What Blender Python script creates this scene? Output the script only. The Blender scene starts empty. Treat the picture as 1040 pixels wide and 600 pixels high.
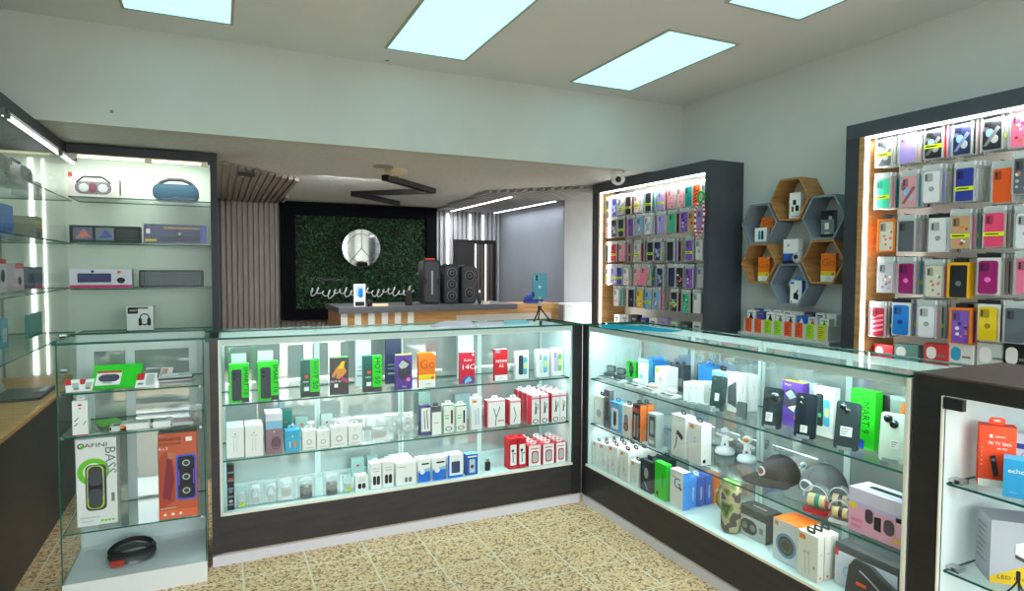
import bpy, math, random
from mathutils import Vector, Matrix
random.seed(11)
PI = math.pi
SC = bpy.context.scene
COL = SC.collection

# ------------------------------------------------------------------ camera
F = 636.83
EYE = Vector((0, 0, 1.40))
YAW, PITCH, ROLL = [math.radians(a) for a in (25.0576, -2.5331, 0.2463)]
fw = Vector((math.sin(YAW)*math.cos(PITCH), math.cos(YAW)*math.cos(PITCH), math.sin(PITCH)))
r0 = Vector((math.cos(YAW), -math.sin(YAW), 0)); u0 = r0.cross(fw)
rt = math.cos(ROLL)*r0 + math.sin(ROLL)*u0
up = -math.sin(ROLL)*r0 + math.cos(ROLL)*u0
cam_d = bpy.data.cameras.new('camera'); cam = bpy.data.objects.new('camera', cam_d); COL.objects.link(cam)
cam_d.sensor_width = 36; cam_d.lens = 36*F/1040; cam_d.clip_start = 0.02
Mx = Matrix((rt, up, -fw)).transposed().to_4x4(); Mx.translation = EYE
cam.matrix_world = Mx; SC.camera = cam

def at(px, py, ax, val):
    """where the sight line of a photo point meets the plane ax = val"""
    d = fw + rt*(px-520)/F + up*(300-py)/F
    i = 'xyz'.index(ax)
    return EYE + d*((val-EYE[i])/d[i])
def depth(P): return (P-EYE).dot(fw)

# ------------------------------------------------------------------ materials
def lin(c):
    def f(x):
        x /= 255
        return x/12.92 if x <= .04045 else ((x+.055)/1.055)**2.4
    return tuple(f(x) for x in c)+(1,)
_m = {}
def mat(c, rough=.5, metal=0, emit=0, spec=.4):
    key = (c, rough, metal, emit)
    if key in _m: return _m[key]
    m = bpy.data.materials.new('surface_%d_%d_%d' % c); m.use_nodes = True
    b = m.node_tree.nodes['Principled BSDF']
    b.inputs['Base Color'].default_value = lin(c); b.inputs['Roughness'].default_value = rough
    b.inputs['Metallic'].default_value = metal; b.inputs['Specular IOR Level'].default_value = spec
    if emit:
        b.inputs['Emission Color'].default_value = lin(c); b.inputs['Emission Strength'].default_value = emit
    _m[key] = m; return m
def nodes(name):
    m = bpy.data.materials.new(name); m.use_nodes = True; nt = m.node_tree; nt.nodes.clear()
    out = nt.nodes.new('ShaderNodeOutputMaterial')
    return m, nt, out
def ramp(nt, stops, const=False):
    n = nt.nodes.new('ShaderNodeValToRGB'); cr = n.color_ramp
    if const: cr.interpolation = 'CONSTANT'
    while len(cr.elements) < len(stops): cr.elements.new(.5)
    for e, (p, c) in zip(cr.elements, stops): e.position = p; e.color = lin(c)
    return n
def glass(name, tint, refl=.8, rough=.0, base=0.0, milk=0.0):
    m, nt, out = nodes(name)
    t = nt.nodes.new('ShaderNodeBsdfTransparent'); t.inputs[0].default_value = tint+(1,)
    g = nt.nodes.new('ShaderNodeBsdfGlossy'); g.inputs['Roughness'].default_value = rough
    fr = nt.nodes.new('ShaderNodeFresnel'); fr.inputs[0].default_value = 1.45
    mu = nt.nodes.new('ShaderNodeMath'); mu.operation = 'MULTIPLY_ADD'; mu.inputs[1].default_value = refl; mu.inputs[2].default_value = base
    nt.links.new(fr.outputs[0], mu.inputs[0])
    mx = nt.nodes.new('ShaderNodeMixShader'); nt.links.new(mu.outputs[0], mx.inputs[0])
    src = t.outputs[0]
    if milk:
        df = nt.nodes.new('ShaderNodeBsdfDiffuse'); df.inputs[0].default_value = (.86, .95, .93, 1)
        m2 = nt.nodes.new('ShaderNodeMixShader'); m2.inputs[0].default_value = milk
        nt.links.new(src, m2.inputs[1]); nt.links.new(df.outputs[0], m2.inputs[2]); src = m2.outputs[0]
    nt.links.new(src, mx.inputs[1]); nt.links.new(g.outputs[0], mx.inputs[2]); nt.links.new(mx.outputs[0], out.inputs[0])
    return m
GLASS = glass('clear_glass', (.97, .99, .985), .13)
BAGM = glass('cloudy_bag', (.97, .975, .98), .6, .15, .04, .2)
FILM = glass('milky_film', (.97, .97, .975), .5, .2, .03, .38)
GSHELF = glass('shelf_glass', (.94, .98, .97), .35)
BAG = glass('clear_film', (.97, .97, .975), .5, .2, .03, .05)
MIRROR = glass('mirrored_glass', (.80, .94, .92), .3, 0.0, .47, .45)  # pale diffuse share mixed in so the panes look brighter
def noisy(name, c1, c2, scale=3, rough=.6, detail=4, bump=0, stretch=None, metal=0, spec=.4, scuffs=0):
    m, nt, out = nodes(name)
    b = nt.nodes.new('ShaderNodeBsdfPrincipled'); b.inputs['Roughness'].default_value = rough; b.inputs['Metallic'].default_value = metal
    b.inputs['Specular IOR Level'].default_value = spec
    tc = nt.nodes.new('ShaderNodeTexCoord'); n = nt.nodes.new('ShaderNodeTexNoise')
    n.inputs['Scale'].default_value = scale; n.inputs['Detail'].default_value = detail
    src = tc.outputs['Object']
    if stretch:
        mp = nt.nodes.new('ShaderNodeMapping'); mp.inputs['Scale'].default_value = stretch
        nt.links.new(src, mp.inputs[0]); src = mp.outputs[0]
    nt.links.new(src, n.inputs['Vector'])
    rp = ramp(nt, [(.3, c1), (.7, c2)]); nt.links.new(n.outputs[0], rp.inputs[0]); nt.links.new(rp.outputs[0], b.inputs['Base Color'])
    if scuffs:                                            # sparse little anchor scars
        vo = nt.nodes.new('ShaderNodeTexVoronoi'); vo.inputs['Scale'].default_value = scuffs; nt.links.new(src, vo.inputs['Vector'])
        l1 = nt.nodes.new('ShaderNodeMath'); l1.operation = 'LESS_THAN'; l1.inputs[1].default_value = .035; nt.links.new(vo.outputs['Distance'], l1.inputs[0])
        mx = nt.nodes.new('ShaderNodeMix'); mx.data_type = 'RGBA'; nt.links.new(l1.outputs[0], mx.inputs[0]); nt.links.new(rp.outputs[0], mx.inputs[6]); mx.inputs[7].default_value = lin((132, 130, 124)); nt.links.new(mx.outputs[2], b.inputs['Base Color'])
    if bump:
        bp = nt.nodes.new('ShaderNodeBump'); bp.inputs['Strength'].default_value = bump; bp.inputs['Distance'].default_value = .01
        nt.links.new(n.outputs[0], bp.inputs['Height']); nt.links.new(bp.outputs[0], b.inputs['Normal'])
    nt.links.new(b.outputs[0], out.inputs[0]); return m
WALL = noisy('painted_wall', (206, 209, 207), (212, 214, 212), 2.5, .8)
WALLB = noisy('painted_bulkhead', (196, 201, 198), (202, 207, 204), 2.5, .8, scuffs=3.2)
CEIL = noisy('painted_ceiling', (222, 227, 230), (228, 233, 236), 2, .85, scuffs=2.2)
CEIL2 = noisy('textured_ceiling', (196, 206, 208), (210, 219, 221), 40, .85, 6, .3)
PILLAR = noisy('grey_plaster', (128, 132, 135), (136, 140, 143), 4, .8)
WALLG = noisy('grey_paint', (128, 133, 142), (136, 141, 149), 2, .8)
WOOD = noisy('oak_veneer', (158, 112, 62), (196, 150, 94), 5, .55, 6, .05, (1, 1, 9))
WOODX = noisy('oak_board', (168, 122, 72), (205, 160, 105), 5, .55, 6, .05, (1, 9, 9))
DARK = noisy('charcoal_laminate', (44, 41, 43), (54, 51, 53), 6, .45, 5, .02, (1, 1, 6))
BLACKL = noisy('black_laminate', (28, 27, 29), (36, 35, 36), 8, .5, 5, .03, (1, 1, 8))
FRAME = noisy('slate_frame', (66, 70, 79), (74, 78, 87), 6, .6)
FRAMED = noisy('dark_slate_frame', (52, 54, 62), (60, 62, 70), 6, .6)
SLAT = noisy('grey_slat', (142, 134, 128), (164, 156, 148), 9, .6, 4, .05, (4, 4, .6))
SLATL = noisy('pale_slat', (150, 152, 156), (168, 170, 174), 9, .6, 4, .05, (4, 4, .6))
EDGE = mat((18, 92, 80), .15, 0, .05)  # faint glow put into the green of the glass edges
WHITE = mat((238, 240, 240), .45); OFFW = mat((222, 224, 220), .5); PAPER = mat((244, 244, 242), .6)
INT = mat((214, 232, 232), .6)
ALU = mat((205, 208, 212), .35, .6); CHROME = mat((190, 192, 195), .15, 1.0)
BLACK = mat((18, 18, 20), .4); SOFTBLK = mat((30, 30, 33), .6); INK = mat((24, 26, 30), .6)
GREY = mat((128, 132, 136), .5); LGREY = mat((186, 190, 192), .5); DGREY = mat((66, 68, 72), .5)
LED = mat((255, 255, 250), .5, 0, 3.0); LEDW = mat((255, 240, 190), .5, 0, 3.0)
NEONG = mat((40, 214, 36), .5); GREEN = mat((28, 190, 40), .5); ORANGE = mat((246, 122, 22), .5); YELLOW = mat((250, 214, 30), .5)
RED = mat((204, 24, 40), .5); CRIM = mat((214, 30, 62), .5); BLUE = mat((30, 110, 214), .5); CYAN = mat((60, 178, 220), .5)
TEAL = mat((22, 112, 104), .5); PURP = mat((96, 60, 150), .5); PINK = mat((240, 130, 176), .5); LIME = mat((190, 232, 40), .5)
CREAM = mat((238, 220, 176), .5); TAN = mat((196, 150, 110), .5); NAVY = mat((34, 44, 72), .45); SKY = mat((140, 196, 230), .5)
LILAC = mat((176, 166, 220), .5); BROWN = mat((96, 66, 60), .6); PALE = mat((214, 230, 216), .35)

# ------------------------------------------------------------------ mesh builder
_tx = {}
def text_geo(s):
    if s in _tx: return _tx[s]
    cu = bpy.data.curves.new('lettering', 'FONT'); cu.body = s; cu.size = 1; cu.align_x = 'CENTER'; cu.align_y = 'CENTER'; cu.resolution_u = 2
    o = bpy.data.objects.new('lettering', cu); me = o.to_mesh()
    g = ([v.co.copy() for v in me.vertices], [tuple(p.vertices) for p in me.polygons])
    o.to_mesh_clear(); bpy.data.objects.remove(o); bpy.data.curves.remove(cu)
    _tx[s] = g; return g
class MB:
    def __init__(s): s.v, s.f, s.m, s.sm, s.mats, s.T = [], [], [], [], [], Matrix()
    def mi(s, m):
        if m not in s.mats: s.mats.append(m)
        return s.mats.index(m)
    def add(s, vs, fs, m, smooth=False):
        b = len(s.v); k = s.mi(m)
        s.v += [s.T @ Vector(v) for v in vs]
        for f in fs: s.f.append(tuple(b+i for i in f)); s.m.append(k); s.sm.append(smooth)
        return s
    def box(s, x0, y0, z0, x1, y1, z1, m, top=None, edge=None):
        vs = [(x0,y0,z0),(x1,y0,z0),(x1,y1,z0),(x0,y1,z0),(x0,y0,z1),(x1,y0,z1),(x1,y1,z1),(x0,y1,z1)]
        if edge:
            s.add(vs, [(0,3,2,1),(4,5,6,7)], m); return s.add(vs, [(0,1,5,4),(1,2,6,5),(2,3,7,6),(3,0,4,7)], edge)
        s.add(vs, [(0,3,2,1),(0,1,5,4),(1,2,6,5),(2,3,7,6),(3,0,4,7)], m)
        return s.add(vs, [(4,5,6,7)], top or m)
    def quad(s, a, b, c, d, m): return s.add([a,b,c,d], [(0,1,2,3)], m)
    def prism(s, poly, y0, y1, m, side=None, smooth=False):
        """poly in (x, z), extruded along y from y0 (front) to y1"""
        n = len(poly)
        vs = [(x,y0,z) for x,z in poly]+[(x,y1,z) for x,z in poly]
        s.add(vs, [tuple(range(n)), tuple(range(2*n-1, n-1, -1))], m)
        return s.add(vs, [(i, i+n, (i+1)%n+n, (i+1)%n) for i in range(n)], side or m, smooth)
    def rbox(s, x0, z0, x1, z1, y0, y1, r, m, side=None, seg=4):
        return s.prism(rr(x0, z0, x1, z1, r, seg), y0, y1, m, side, True)
    def cyl(s, p0, p1, r0, m, r1=None, seg=16, caps=True):
        p0, p1 = Vector(p0), Vector(p1); r1 = r0 if r1 is None else r1
        d = (p1-p0).normalized(); a = d.orthogonal().normalized(); b = d.cross(a)
        vs = [p0+(a*math.cos(t)+b*math.sin(t))*r0 for t in [2*PI*i/seg for i in range(seg)]]
        vs += [p1+(a*math.cos(t)+b*math.sin(t))*r1 for t in [2*PI*i/seg for i in range(seg)]]
        s.add(vs, [(i, (i+1)%seg, (i+1)%seg+seg, i+seg) for i in range(seg)], m, True)
        if caps: s.add(vs, [tuple(range(seg-1,-1,-1)), tuple(range(seg, 2*seg))], m)
        return s
    def tube(s, pts, r, m, seg=8, closed=False):
        pts = [Vector(p) for p in pts]; n = len(pts); vs = []; fs = []
        tot = [sum(abs((pts[i+1]-pts[i])[k]) for i in range(n-1)) for k in range(3)]; base = Vector((0, 0, 0)); base[tot.index(min(tot))] = 1
        for i, p in enumerate(pts):
            d = (pts[(i+1)%n]-pts[i-1]) if closed or 0 < i < n-1 else (pts[1]-pts[0] if i == 0 else pts[-1]-pts[-2])
            d = d.normalized(); ref = base if abs(d.dot(base)) < .93 else d.orthogonal()
            a = d.cross(ref).normalized(); b = d.cross(a)
            vs += [p+(a*math.cos(2*PI*k/seg)+b*math.sin(2*PI*k/seg))*r for k in range(seg)]
        for i in range(n if closed else n-1):
            j = (i+1)%n
            fs += [(i*seg+k, i*seg+(k+1)%seg, j*seg+(k+1)%seg, j*seg+k) for k in range(seg)]
        s.add(vs, fs, m, True)
        if not closed: s.add(vs, [tuple(range(seg)), tuple(range(n*seg-1, (n-1)*seg-1, -1))], m)
        return s
    def lathe(s, prof, c, m, seg=24, axis='z', sx=1, sy=1):
        vs = []; n = len(prof); c = Vector(c)
        for i in range(seg):
            t = 2*PI*i/seg
            for r, h in prof:
                x, y = r*math.cos(t)*sx, r*math.sin(t)*sy
                vs.append(c+(Vector((x,y,h)) if axis == 'z' else Vector((x,-h,y)) if axis == 'y' else Vector((h,x,y))))
        fs = [(i*n+k, ((i+1)%seg)*n+k, ((i+1)%seg)*n+k+1, i*n+k+1) for i in range(seg) for k in range(n-1)]
        return s.add(vs, fs, m, True)
    def ell(s, c, rx, ry, rz, m, seg=16, rings=10, z0=-1):
        prof = [(math.cos(a), math.sin(a)) for a in [math.asin(max(-1, z0))+(PI/2-math.asin(max(-1, z0)))*i/rings for i in range(rings+1)]]
        vs = []; n = len(prof)
        for i in range(seg):
            t = 2*PI*i/seg
            vs += [(c[0]+rx*p*math.cos(t), c[1]+ry*p*math.sin(t), c[2]+rz*q) for p, q in prof]
        return s.add(vs, [(i*n+k, ((i+1)%seg)*n+k, ((i+1)%seg)*n+k+1, i*n+k+1) for i in range(seg) for k in range(n-1)], m, True)
    def text(s, t, o, U, V, m, size, width=None):
        vs, fs = text_geo(t); o, U, V = Vector(o), Vector(U), Vector(V)
        k = size
        if width and vs:
            w = max(v.x for v in vs)-min(v.x for v in vs); kx = width/w
        else: kx = k
        return s.add([o+U*v.x*kx+V*v.y*k for v in vs], fs, m)
    def build(s, name, parent=None, loc=(0,0,0), rot=(0,0,0), world=False):
        me = bpy.data.meshes.new(name)
        off = Vector(parent.location) if (world and parent) else Vector(loc) if world else Vector()
        me.from_pydata([v-off for v in s.v], [], s.f)
        for m in s.mats: me.materials.append(m)
        me.polygons.foreach_set('material_index', s.m); me.polygons.foreach_set('use_smooth', s.sm); me.update()
        o = bpy.data.objects.new(name, me); COL.objects.link(o)
        if parent: o.parent = parent
        if not (world and parent): o.location = loc
        o.rotation_euler = rot
        return o
def rr(x0, z0, x1, z1, r, seg=4):
    r = min(r, (x1-x0)/2.001, (z1-z0)/2.001); pts = []
    for cx, cz, a in ((x1-r, z0+r, -PI/2), (x1-r, z1-r, 0), (x0+r, z1-r, PI/2), (x0+r, z0+r, PI)):
        pts += [(cx+r*math.cos(a+PI/2*i/seg), cz+r*math.sin(a+PI/2*i/seg)) for i in range(seg+1)]
    return pts
def tag(o, label, cat, group=None):
    o['label'] = label; o['category'] = cat
    if group: o['group'] = group
    return o
def thing(name, label, cat, loc=(0,0,0), rot=(0,0,0), group=None):
    o = bpy.data.objects.new(name, None); o.empty_display_size = .05; COL.objects.link(o)
    o.location = loc; o.rotation_euler = rot
    return tag(o, label, cat, group)
def struct(mb, name): o = mb.build(name); o['kind'] = 'structure'; return o
def lamp(name, loc, sx, sy, power, color, direction):
    d = bpy.data.lights.new(name, 'AREA'); d.shape = 'RECTANGLE'; d.size = sx; d.size_y = sy; d.energy = power; d.color = color
    o = bpy.data.objects.new(name, d); COL.objects.link(o); o.location = loc
    o.rotation_euler = Vector(direction).to_track_quat('-Z', 'Y').to_euler(); return o

# front = local -y, right = +x, up = +z
def faces(w, d, h):
    return {'F': (Vector((-w/2,0,0)), Vector((w,0,0)), Vector((0,0,h)), Vector((0,-1,0))),
            'R': (Vector((w/2,0,0)), Vector((0,d,0)), Vector((0,0,h)), Vector((1,0,0))),
            'L': (Vector((-w/2,d,0)), Vector((0,-d,0)), Vector((0,0,h)), Vector((-1,0,0))),
            'T': (Vector((-w/2,0,h)), Vector((w,0,0)), Vector((0,d,0)), Vector((0,0,1)))}
def decorate(mb, fc, deco):
    """prints on a carton: (face, kind, ...) in fractions of the face"""
    for i, q in enumerate(deco):
        o, U, V, N = fc[q[0]]; o = o+N*(.0005+.00035*i); k = q[1]; L = V.length
        if k == 'r':
            a, b, c, e, m = q[2:]; mb.add([o+U*a+V*b, o+U*c+V*b, o+U*c+V*e, o+U*a+V*e], [(0,1,2,3)], m)
        elif k == 'p':
            pts, m = q[2:]; mb.add([o+U*x+V*y for x, y in pts], [tuple(range(len(pts)))], m)
        elif k == 'rr':
            a, b, c, e, rad, m = q[2:]; W = U.length
            mb.add([o+U.normalized()*x+V.normalized()*y for x, y in rr(a*W, b*L, c*W, e*L, rad*min(W, L))], [tuple(range(20))], m)
        elif k == 'e':
            x, y, ru, rv, m = q[2:]; rad = ru*U.length
            mb.add([o+U*x+V*y+U.normalized()*rad*math.cos(t)+V.normalized()*rad*rv*math.sin(t) for t in [2*PI*j/18 for j in range(18)]], [tuple(range(18))], m)
        elif k == 'ring':
            x, y, ru, rv, th, m = q[2:]; rad = ru*U.length
            vs = [o+U*x+V*y+(U.normalized()*math.cos(t)+V.normalized()*rv*math.sin(t))*g for g in (rad, rad*(1-th)) for t in [2*PI*j/20 for j in range(20)]]
            mb.add(vs, [(j, (j+1)%20, (j+1)%20+20, j+20) for j in range(20)], m)
        elif k == 't':
            t, x, y, size, m = q[2:7]; rotd = q[7] if len(q) > 7 else 0; wid = q[8] if len(q) > 8 else None
            a, b = U.normalized(), V.normalized()
            if rotd == 90: a, b = b, -a
            if rotd == -90: a, b = -b, a
            mb.text(t, o+U*x+V*y, a, b, m, size*L, wid*U.length if wid and not rotd else wid*L if wid else None)
        elif k == 'line':
            pts, wd, m = q[2:]; un, vn = U.normalized(), V.normalized()
            for (x0, y0), (x1, y1) in zip(pts, pts[1:]):
                p, r = U*x0+V*y0, U*x1+V*y1; dd = (r-p).normalized(); nn = N.cross(dd)*wd*U.length/2
                mb.add([o+p-nn, o+r-nn, o+r+nn, o+p+nn], [(0,1,2,3)], m)
def carton(name, label, cat, loc, rz, w, d, h, m, deco=(), top=None, tab=None, group=None, lean=0, side=None):
    mb = MB(); mb.box(-w/2, 0, 0, w/2, d, h, m, top)
    fc = faces(w, d, h)
    if side: decorate(mb, fc, [('R', 'r', 0, 0, 1, 1, side), ('L', 'r', 0, 0, 1, 1, side)])
    decorate(mb, fc, deco)
    o = mb.build(name, None, loc, (lean, 0, rz)); tag(o, label, cat, group)
    if tab:
        t = MB(); q = min(w*.28, .02); hh = min(.022, q*1.1)
        outer = rr(-q, h-.001, q, h+hh, q*.5, 3); inner = rr(-q*.45, h+hh*.4, q*.45, h+hh*.72, q*.2, 3)
        n = len(outer); yy = d*.5
        for y in (yy-.0006, yy+.0006):
            t.add([(x, y, z) for x, z in outer+inner], [(i, (i+1)%n, (i+1)%n+n, i+n) for i in range(n)], tab)
        t.build('hang_tab', o)
    return o
def clone(o, loc, label=None, rz=None):
    r = o.copy(); COL.objects.link(r); r.location = loc
    if rz is not None: r.rotation_euler[2] = rz
    if label: r['label'] = label
    for ch in o.children:
        c = ch.copy(); COL.objects.link(c); c.parent = r
        for g in ch.children:
            e = g.copy(); COL.objects.link(e); e.parent = c
    return r
# ------------------------------------------------------------------ the room
ZC, ZB = 2.665, 2.14          # main ceiling, lower ceiling behind the bulkhead
XR, YB, YF, XL = 3.3, 3.93, -2.2, -1.25
def terrazzo():
    m, nt, out = nodes('terrazzo_tiles')
    b = nt.nodes.new('ShaderNodeBsdfPrincipled'); b.inputs['Roughness'].default_value = .42
    tc = nt.nodes.new('ShaderNodeTexCoord')
    v = nt.nodes.new('ShaderNodeTexVoronoi'); v.inputs['Scale'].default_value = 112; v.inputs['Randomness'].default_value = 1
    n = nt.nodes.new('ShaderNodeTexNoise'); n.inputs['Scale'].default_value = 60; n.inputs['Detail'].default_value = 3
    n2 = nt.nodes.new('ShaderNodeTexNoise'); n2.inputs['Scale'].default_value = 1.6; n2.inputs['Detail'].default_value = 2
    for k in (v, n, n2): nt.links.new(tc.outputs['Object'], k.inputs['Vector'])
    sep = nt.nodes.new('ShaderNodeSeparateColor'); nt.links.new(v.outputs['Color'], sep.inputs[0])
    chips = ramp(nt, [(0, (54, 30, 16)), (.14, (132, 86, 48)), (.23, (222, 184, 134)), (.60, (236, 202, 156)), (.84, (246, 222, 186))], True)
    nt.links.new(sep.outputs[0], chips.inputs[0])
    base = ramp(nt, [(.37, (112, 74, 42)), (.46, (236, 202, 154))]); nt.links.new(n.outputs[0], base.inputs[0])
    mx = nt.nodes.new('ShaderNodeMix'); mx.data_type = 'RGBA'; mx.inputs[0].default_value = .25
    nt.links.new(chips.outputs[0], mx.inputs[6]); nt.links.new(base.outputs[0], mx.inputs[7])
    # grout lines
    xyz = nt.nodes.new('ShaderNodeSeparateXYZ'); nt.links.new(tc.outputs['Object'], xyz.inputs[0])
    def line(sock, off):
        a = nt.nodes.new('ShaderNodeMath'); a.operation = 'ADD'; a.inputs[1].default_value = off; nt.links.new(sock, a.inputs[0])
        p = nt.nodes.new('ShaderNodeMath'); p.operation = 'PINGPONG'; p.inputs[1].default_value = .14; nt.links.new(a.outputs[0], p.inputs[0])
        l = nt.nodes.new('ShaderNodeMath'); l.operation = 'LESS_THAN'; l.inputs[1].default_value = .0036; nt.links.new(p.outputs[0], l.inputs[0]); return l
    l1, l2 = line(xyz.outputs[0], 10*.28-.36), line(xyz.outputs[1], 20*.28-2.45)
    mxx = nt.nodes.new('ShaderNodeMath'); mxx.operation = 'MAXIMUM'; nt.links.new(l1.outputs[0], mxx.inputs[0]); nt.links.new(l2.outputs[0], mxx.inputs[1])
    g = nt.nodes.new('ShaderNodeMix'); g.data_type = 'RGBA'; nt.links.new(mxx.outputs[0], g.inputs[0]); nt.links.new(mx.outputs[2], g.inputs[6]); g.inputs[7].default_value = lin((232, 222, 202))
    nt.links.new(g.outputs[2], b.inputs['Base Color']); nt.links.new(b.outputs[0], out.inputs[0]); return m
struct(MB().box(XL-.1, YF, -.1, 4.4, 7.75, 0, terrazzo()), 'floor')
struct(MB().box(XL-.1, YF, ZC, XR+.1, YB, ZC+.1, CEIL), 'ceiling')
struct(MB().box(XL-.1, YB+.1, ZB, 4.4, 7.75, ZB+.1, CEIL2), 'ceiling_back')
struct(MB().box(XL-.1, YB, ZB, XR+.1, YB+.1, ZC+.1, WALLB), 'wall_bulkhead')
struct(MB().box(XR, YF, 0, XR+.1, 5.0, ZC, WALL), 'wall_right')
struct(MB().box(XL-.1, YF, 0, XL, 5.2, ZC, WALL), 'wall_left')
struct(MB().box(XL-.1, 5.0, 0, 0.0, 5.1, ZB, WALL), 'wall_left_back')
struct(MB().box(-.1, 5.1, 0, 0.0, 7.6, ZB, WALLG), 'wall_back_room_left')
struct(MB().box(-.1, 7.6, 0, 4.4, 7.7, ZB, WALLG), 'wall_back')
struct(MB().box(3.36, 5.8, 0, 4.3, 7.6, ZB, WALLG), 'wall_back_room_right')
struct(MB().box(3.3, 5.76, 0, 4.3, 5.8, ZB, PILLAR), 'wall_pillar')
struct(MB().box(XL-.1, YF-.1, 0, XL+.2, YF, ZC, WALL).box(XR-.2, YF-.1, 0, XR+.1, YF, ZC, WALL).box(XL+.2, YF-.1, 2.5, XR-.2, YF, ZC, WALL), 'wall_front')

struct(MB().box(XL+.2, YF-.1, 0, .7, YF, .6, FRAME).box(1.8, YF-.1, 0, XR-.2, YF, .6, FRAME).box(.7, YF-.08, .6, .76, YF-.02, 2.5, FRAME).box(1.74, YF-.08, .6, 1.8, YF-.02, 2.5, FRAME).box(.7, YF-.1, 0, .76, YF, .6, FRAME).box(1.74, YF-.1, 0, 1.8, YF, .6, FRAME), 'reflection_baffle')  # unseen low wall and posts added to darken the mirror reflections
# recessed ceiling light panels, on their grid
PANEL = mat((164, 244, 249), .5, 0, 1.4)
PANELLAMP = None
RIM = mat((176, 178, 174), .5)
spots = [(-.402, 2.62, 'far end row, first ceiling light panel counting from the tall shelf case'),
         (.895, 2.62, 'middle ceiling light panel ahead of the bulkhead, between two others'),
         (2.185, 2.72, 'whole ceiling light panel closest to the bulkhead and white side wall'),
         (2.2, 1.30, 'ceiling light panel cut by the top of the frame, above the case racks'),
         (-.402, 1.0, None), (.895, 1.0, None), (-.402, -.7, None), (.895, -.7, None), (2.2, -.4, None)]
for x, y, lab in spots:
    t = thing('ceiling_light', lab or 'ceiling light panel behind the viewer, out of the picture', 'ceiling light', (x+.24, y+.5, ZC), group='recessed ceiling light panels')
    MB().quad((-.235, -.5, -.004), (-.235, .51, -.004), (.235, .51, -.004), (.235, -.5, -.004), PANEL).build('diffuser', t)
    fr = MB()
    for a in ((-.25, -.515, -.235, .525), (.235, -.515, .25, .525), (-.235, -.515, .235, -.5), (-.235, .51, .235, .525)): fr.box(a[0], a[1], -.007, a[2], a[3], 0, RIM)
    fr.build('frame', t)

# ------------------------------------------------------------------ back room
def slats(n0, n1, step, put):
    k = 0; x = n0
    while x < n1:
        put(x, x+step*.62); x += step
sp = thing('slat_cladding', 'grey vertical slat cladding on the back room wall beside the plant panel', 'wall cladding', (.35, 7.6, 0))
m_ = MB().box(.02, 7.585, 0, .63, 7.597, ZB-.01, SLAT)
slats(.03, .62, .055, lambda a, b: m_.box(a, 7.55, 0, b, 7.585, ZB-.01, SLAT)); m_.build('slats', sp, world=True)
m_ = MB().box(.63, 7.585, 0, 2.45, 7.597, .78, SLAT)
slats(.64, 2.43, .055, lambda a, b: m_.box(a, 7.55, 0, b, 7.585, .78, SLAT)); m_.build('lower_slats', sp, world=True)
sp = thing('slat_cladding', 'pale grey slat cladding around the dark doorway with light strips', 'wall cladding', (2.9, 7.6, 0))
m_ = MB().box(2.46, 7.585, 0, 3.35, 7.597, ZB-.01, SLATL)
slats(2.47, 3.34, .06, lambda a, b: m_.box(a, 7.55, 0 if not 2.72 < a < 3.27 else 1.73, b, 7.585, ZB-.01, SLATL)); m_.build('slats', sp, world=True)
def poly_slats(poly, step, name, label, along, m):
    """ceiling slats cut to a polygon in plan, running along y or x"""
    t = thing(name, label, 'ceiling cladding', (sum(p[0] for p in poly)/len(poly), sum(p[1] for p in poly)/len(poly), ZB))
    mb = MB(); ax = 0 if along == 'y' else 1
    lo, hi = min(p[ax] for p in poly), max(p[ax] for p in poly); s = lo+.004
    while s < hi:
        def cut(q):
            r = []
            for a, b in zip(poly, poly[1:]+poly[:1]):
                if (a[ax]-q)*(b[ax]-q) < 0: r.append(a[1-ax]+(b[1-ax]-a[1-ax])*(q-a[ax])/(b[ax]-a[ax]))
            return (min(r), max(r)) if len(r) > 1 else None
        c = cut(s+step*.3)
        if c:
            if along == 'y': mb.box(s, c[0], ZB-.028, s+step*.6, c[1], ZB-.001, m)
            else: mb.box(c[0], s, ZB-.028, c[1], s+step*.6, ZB-.001, m)
        s += step
    mb.build('slats', t, world=True); return t
poly_slats([(.03, 4.85), (.6, 5.5), (.68, 7.54), (.03, 7.54)], .055, 'slatted_ceiling_strip', 'brown grey slats running over the lower ceiling beside the tall shelf case', 'y', SLAT)
poly_slats([(2.46, 7.54), (2.34, 5.57), (3.02, 4.8), (3.8, 4.8), (3.8, 5.7), (3.3, 5.75), (3.35, 7.54)], .06, 'slatted_ceiling_strip', 'pale slats on the lower ceiling with light strips, before the pillar', 'y', SLATL)
# light strips of the back room
def strip(name, label, pts, group='light strips of the back room', w=.02):
    t = tag(MB().box(*pts, LED).build(name, None, ((pts[0]+pts[3])/2, (pts[1]+pts[4])/2, (pts[2]+pts[5])/2), world=True), label, 'light strip', group); return t
strip('light_rail', 'light strip along the slatted ceiling towards the plant panel', (2.66, 5.75, ZB-.036, 2.685, 7.53, ZB-.028))
strip('light_rail', 'light strip along the slatted ceiling by the smooth grey wall', (3.25, 5.9, ZB-.036, 3.275, 7.53, ZB-.028))
strip('light_rail', 'upright light strip on the slats next to the plant panel', (2.62, 7.542, .95, 2.64, 7.55, ZB-.06))
strip('light_rail', 'upright light strip on the slats, middle one above the doorway', (2.92, 7.542, 1.75, 2.94, 7.55, ZB-.06))
strip('light_rail', 'upright light strip on the slats, last above the doorway', (3.10, 7.542, 1.75, 3.12, 7.55, ZB-.06))
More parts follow.
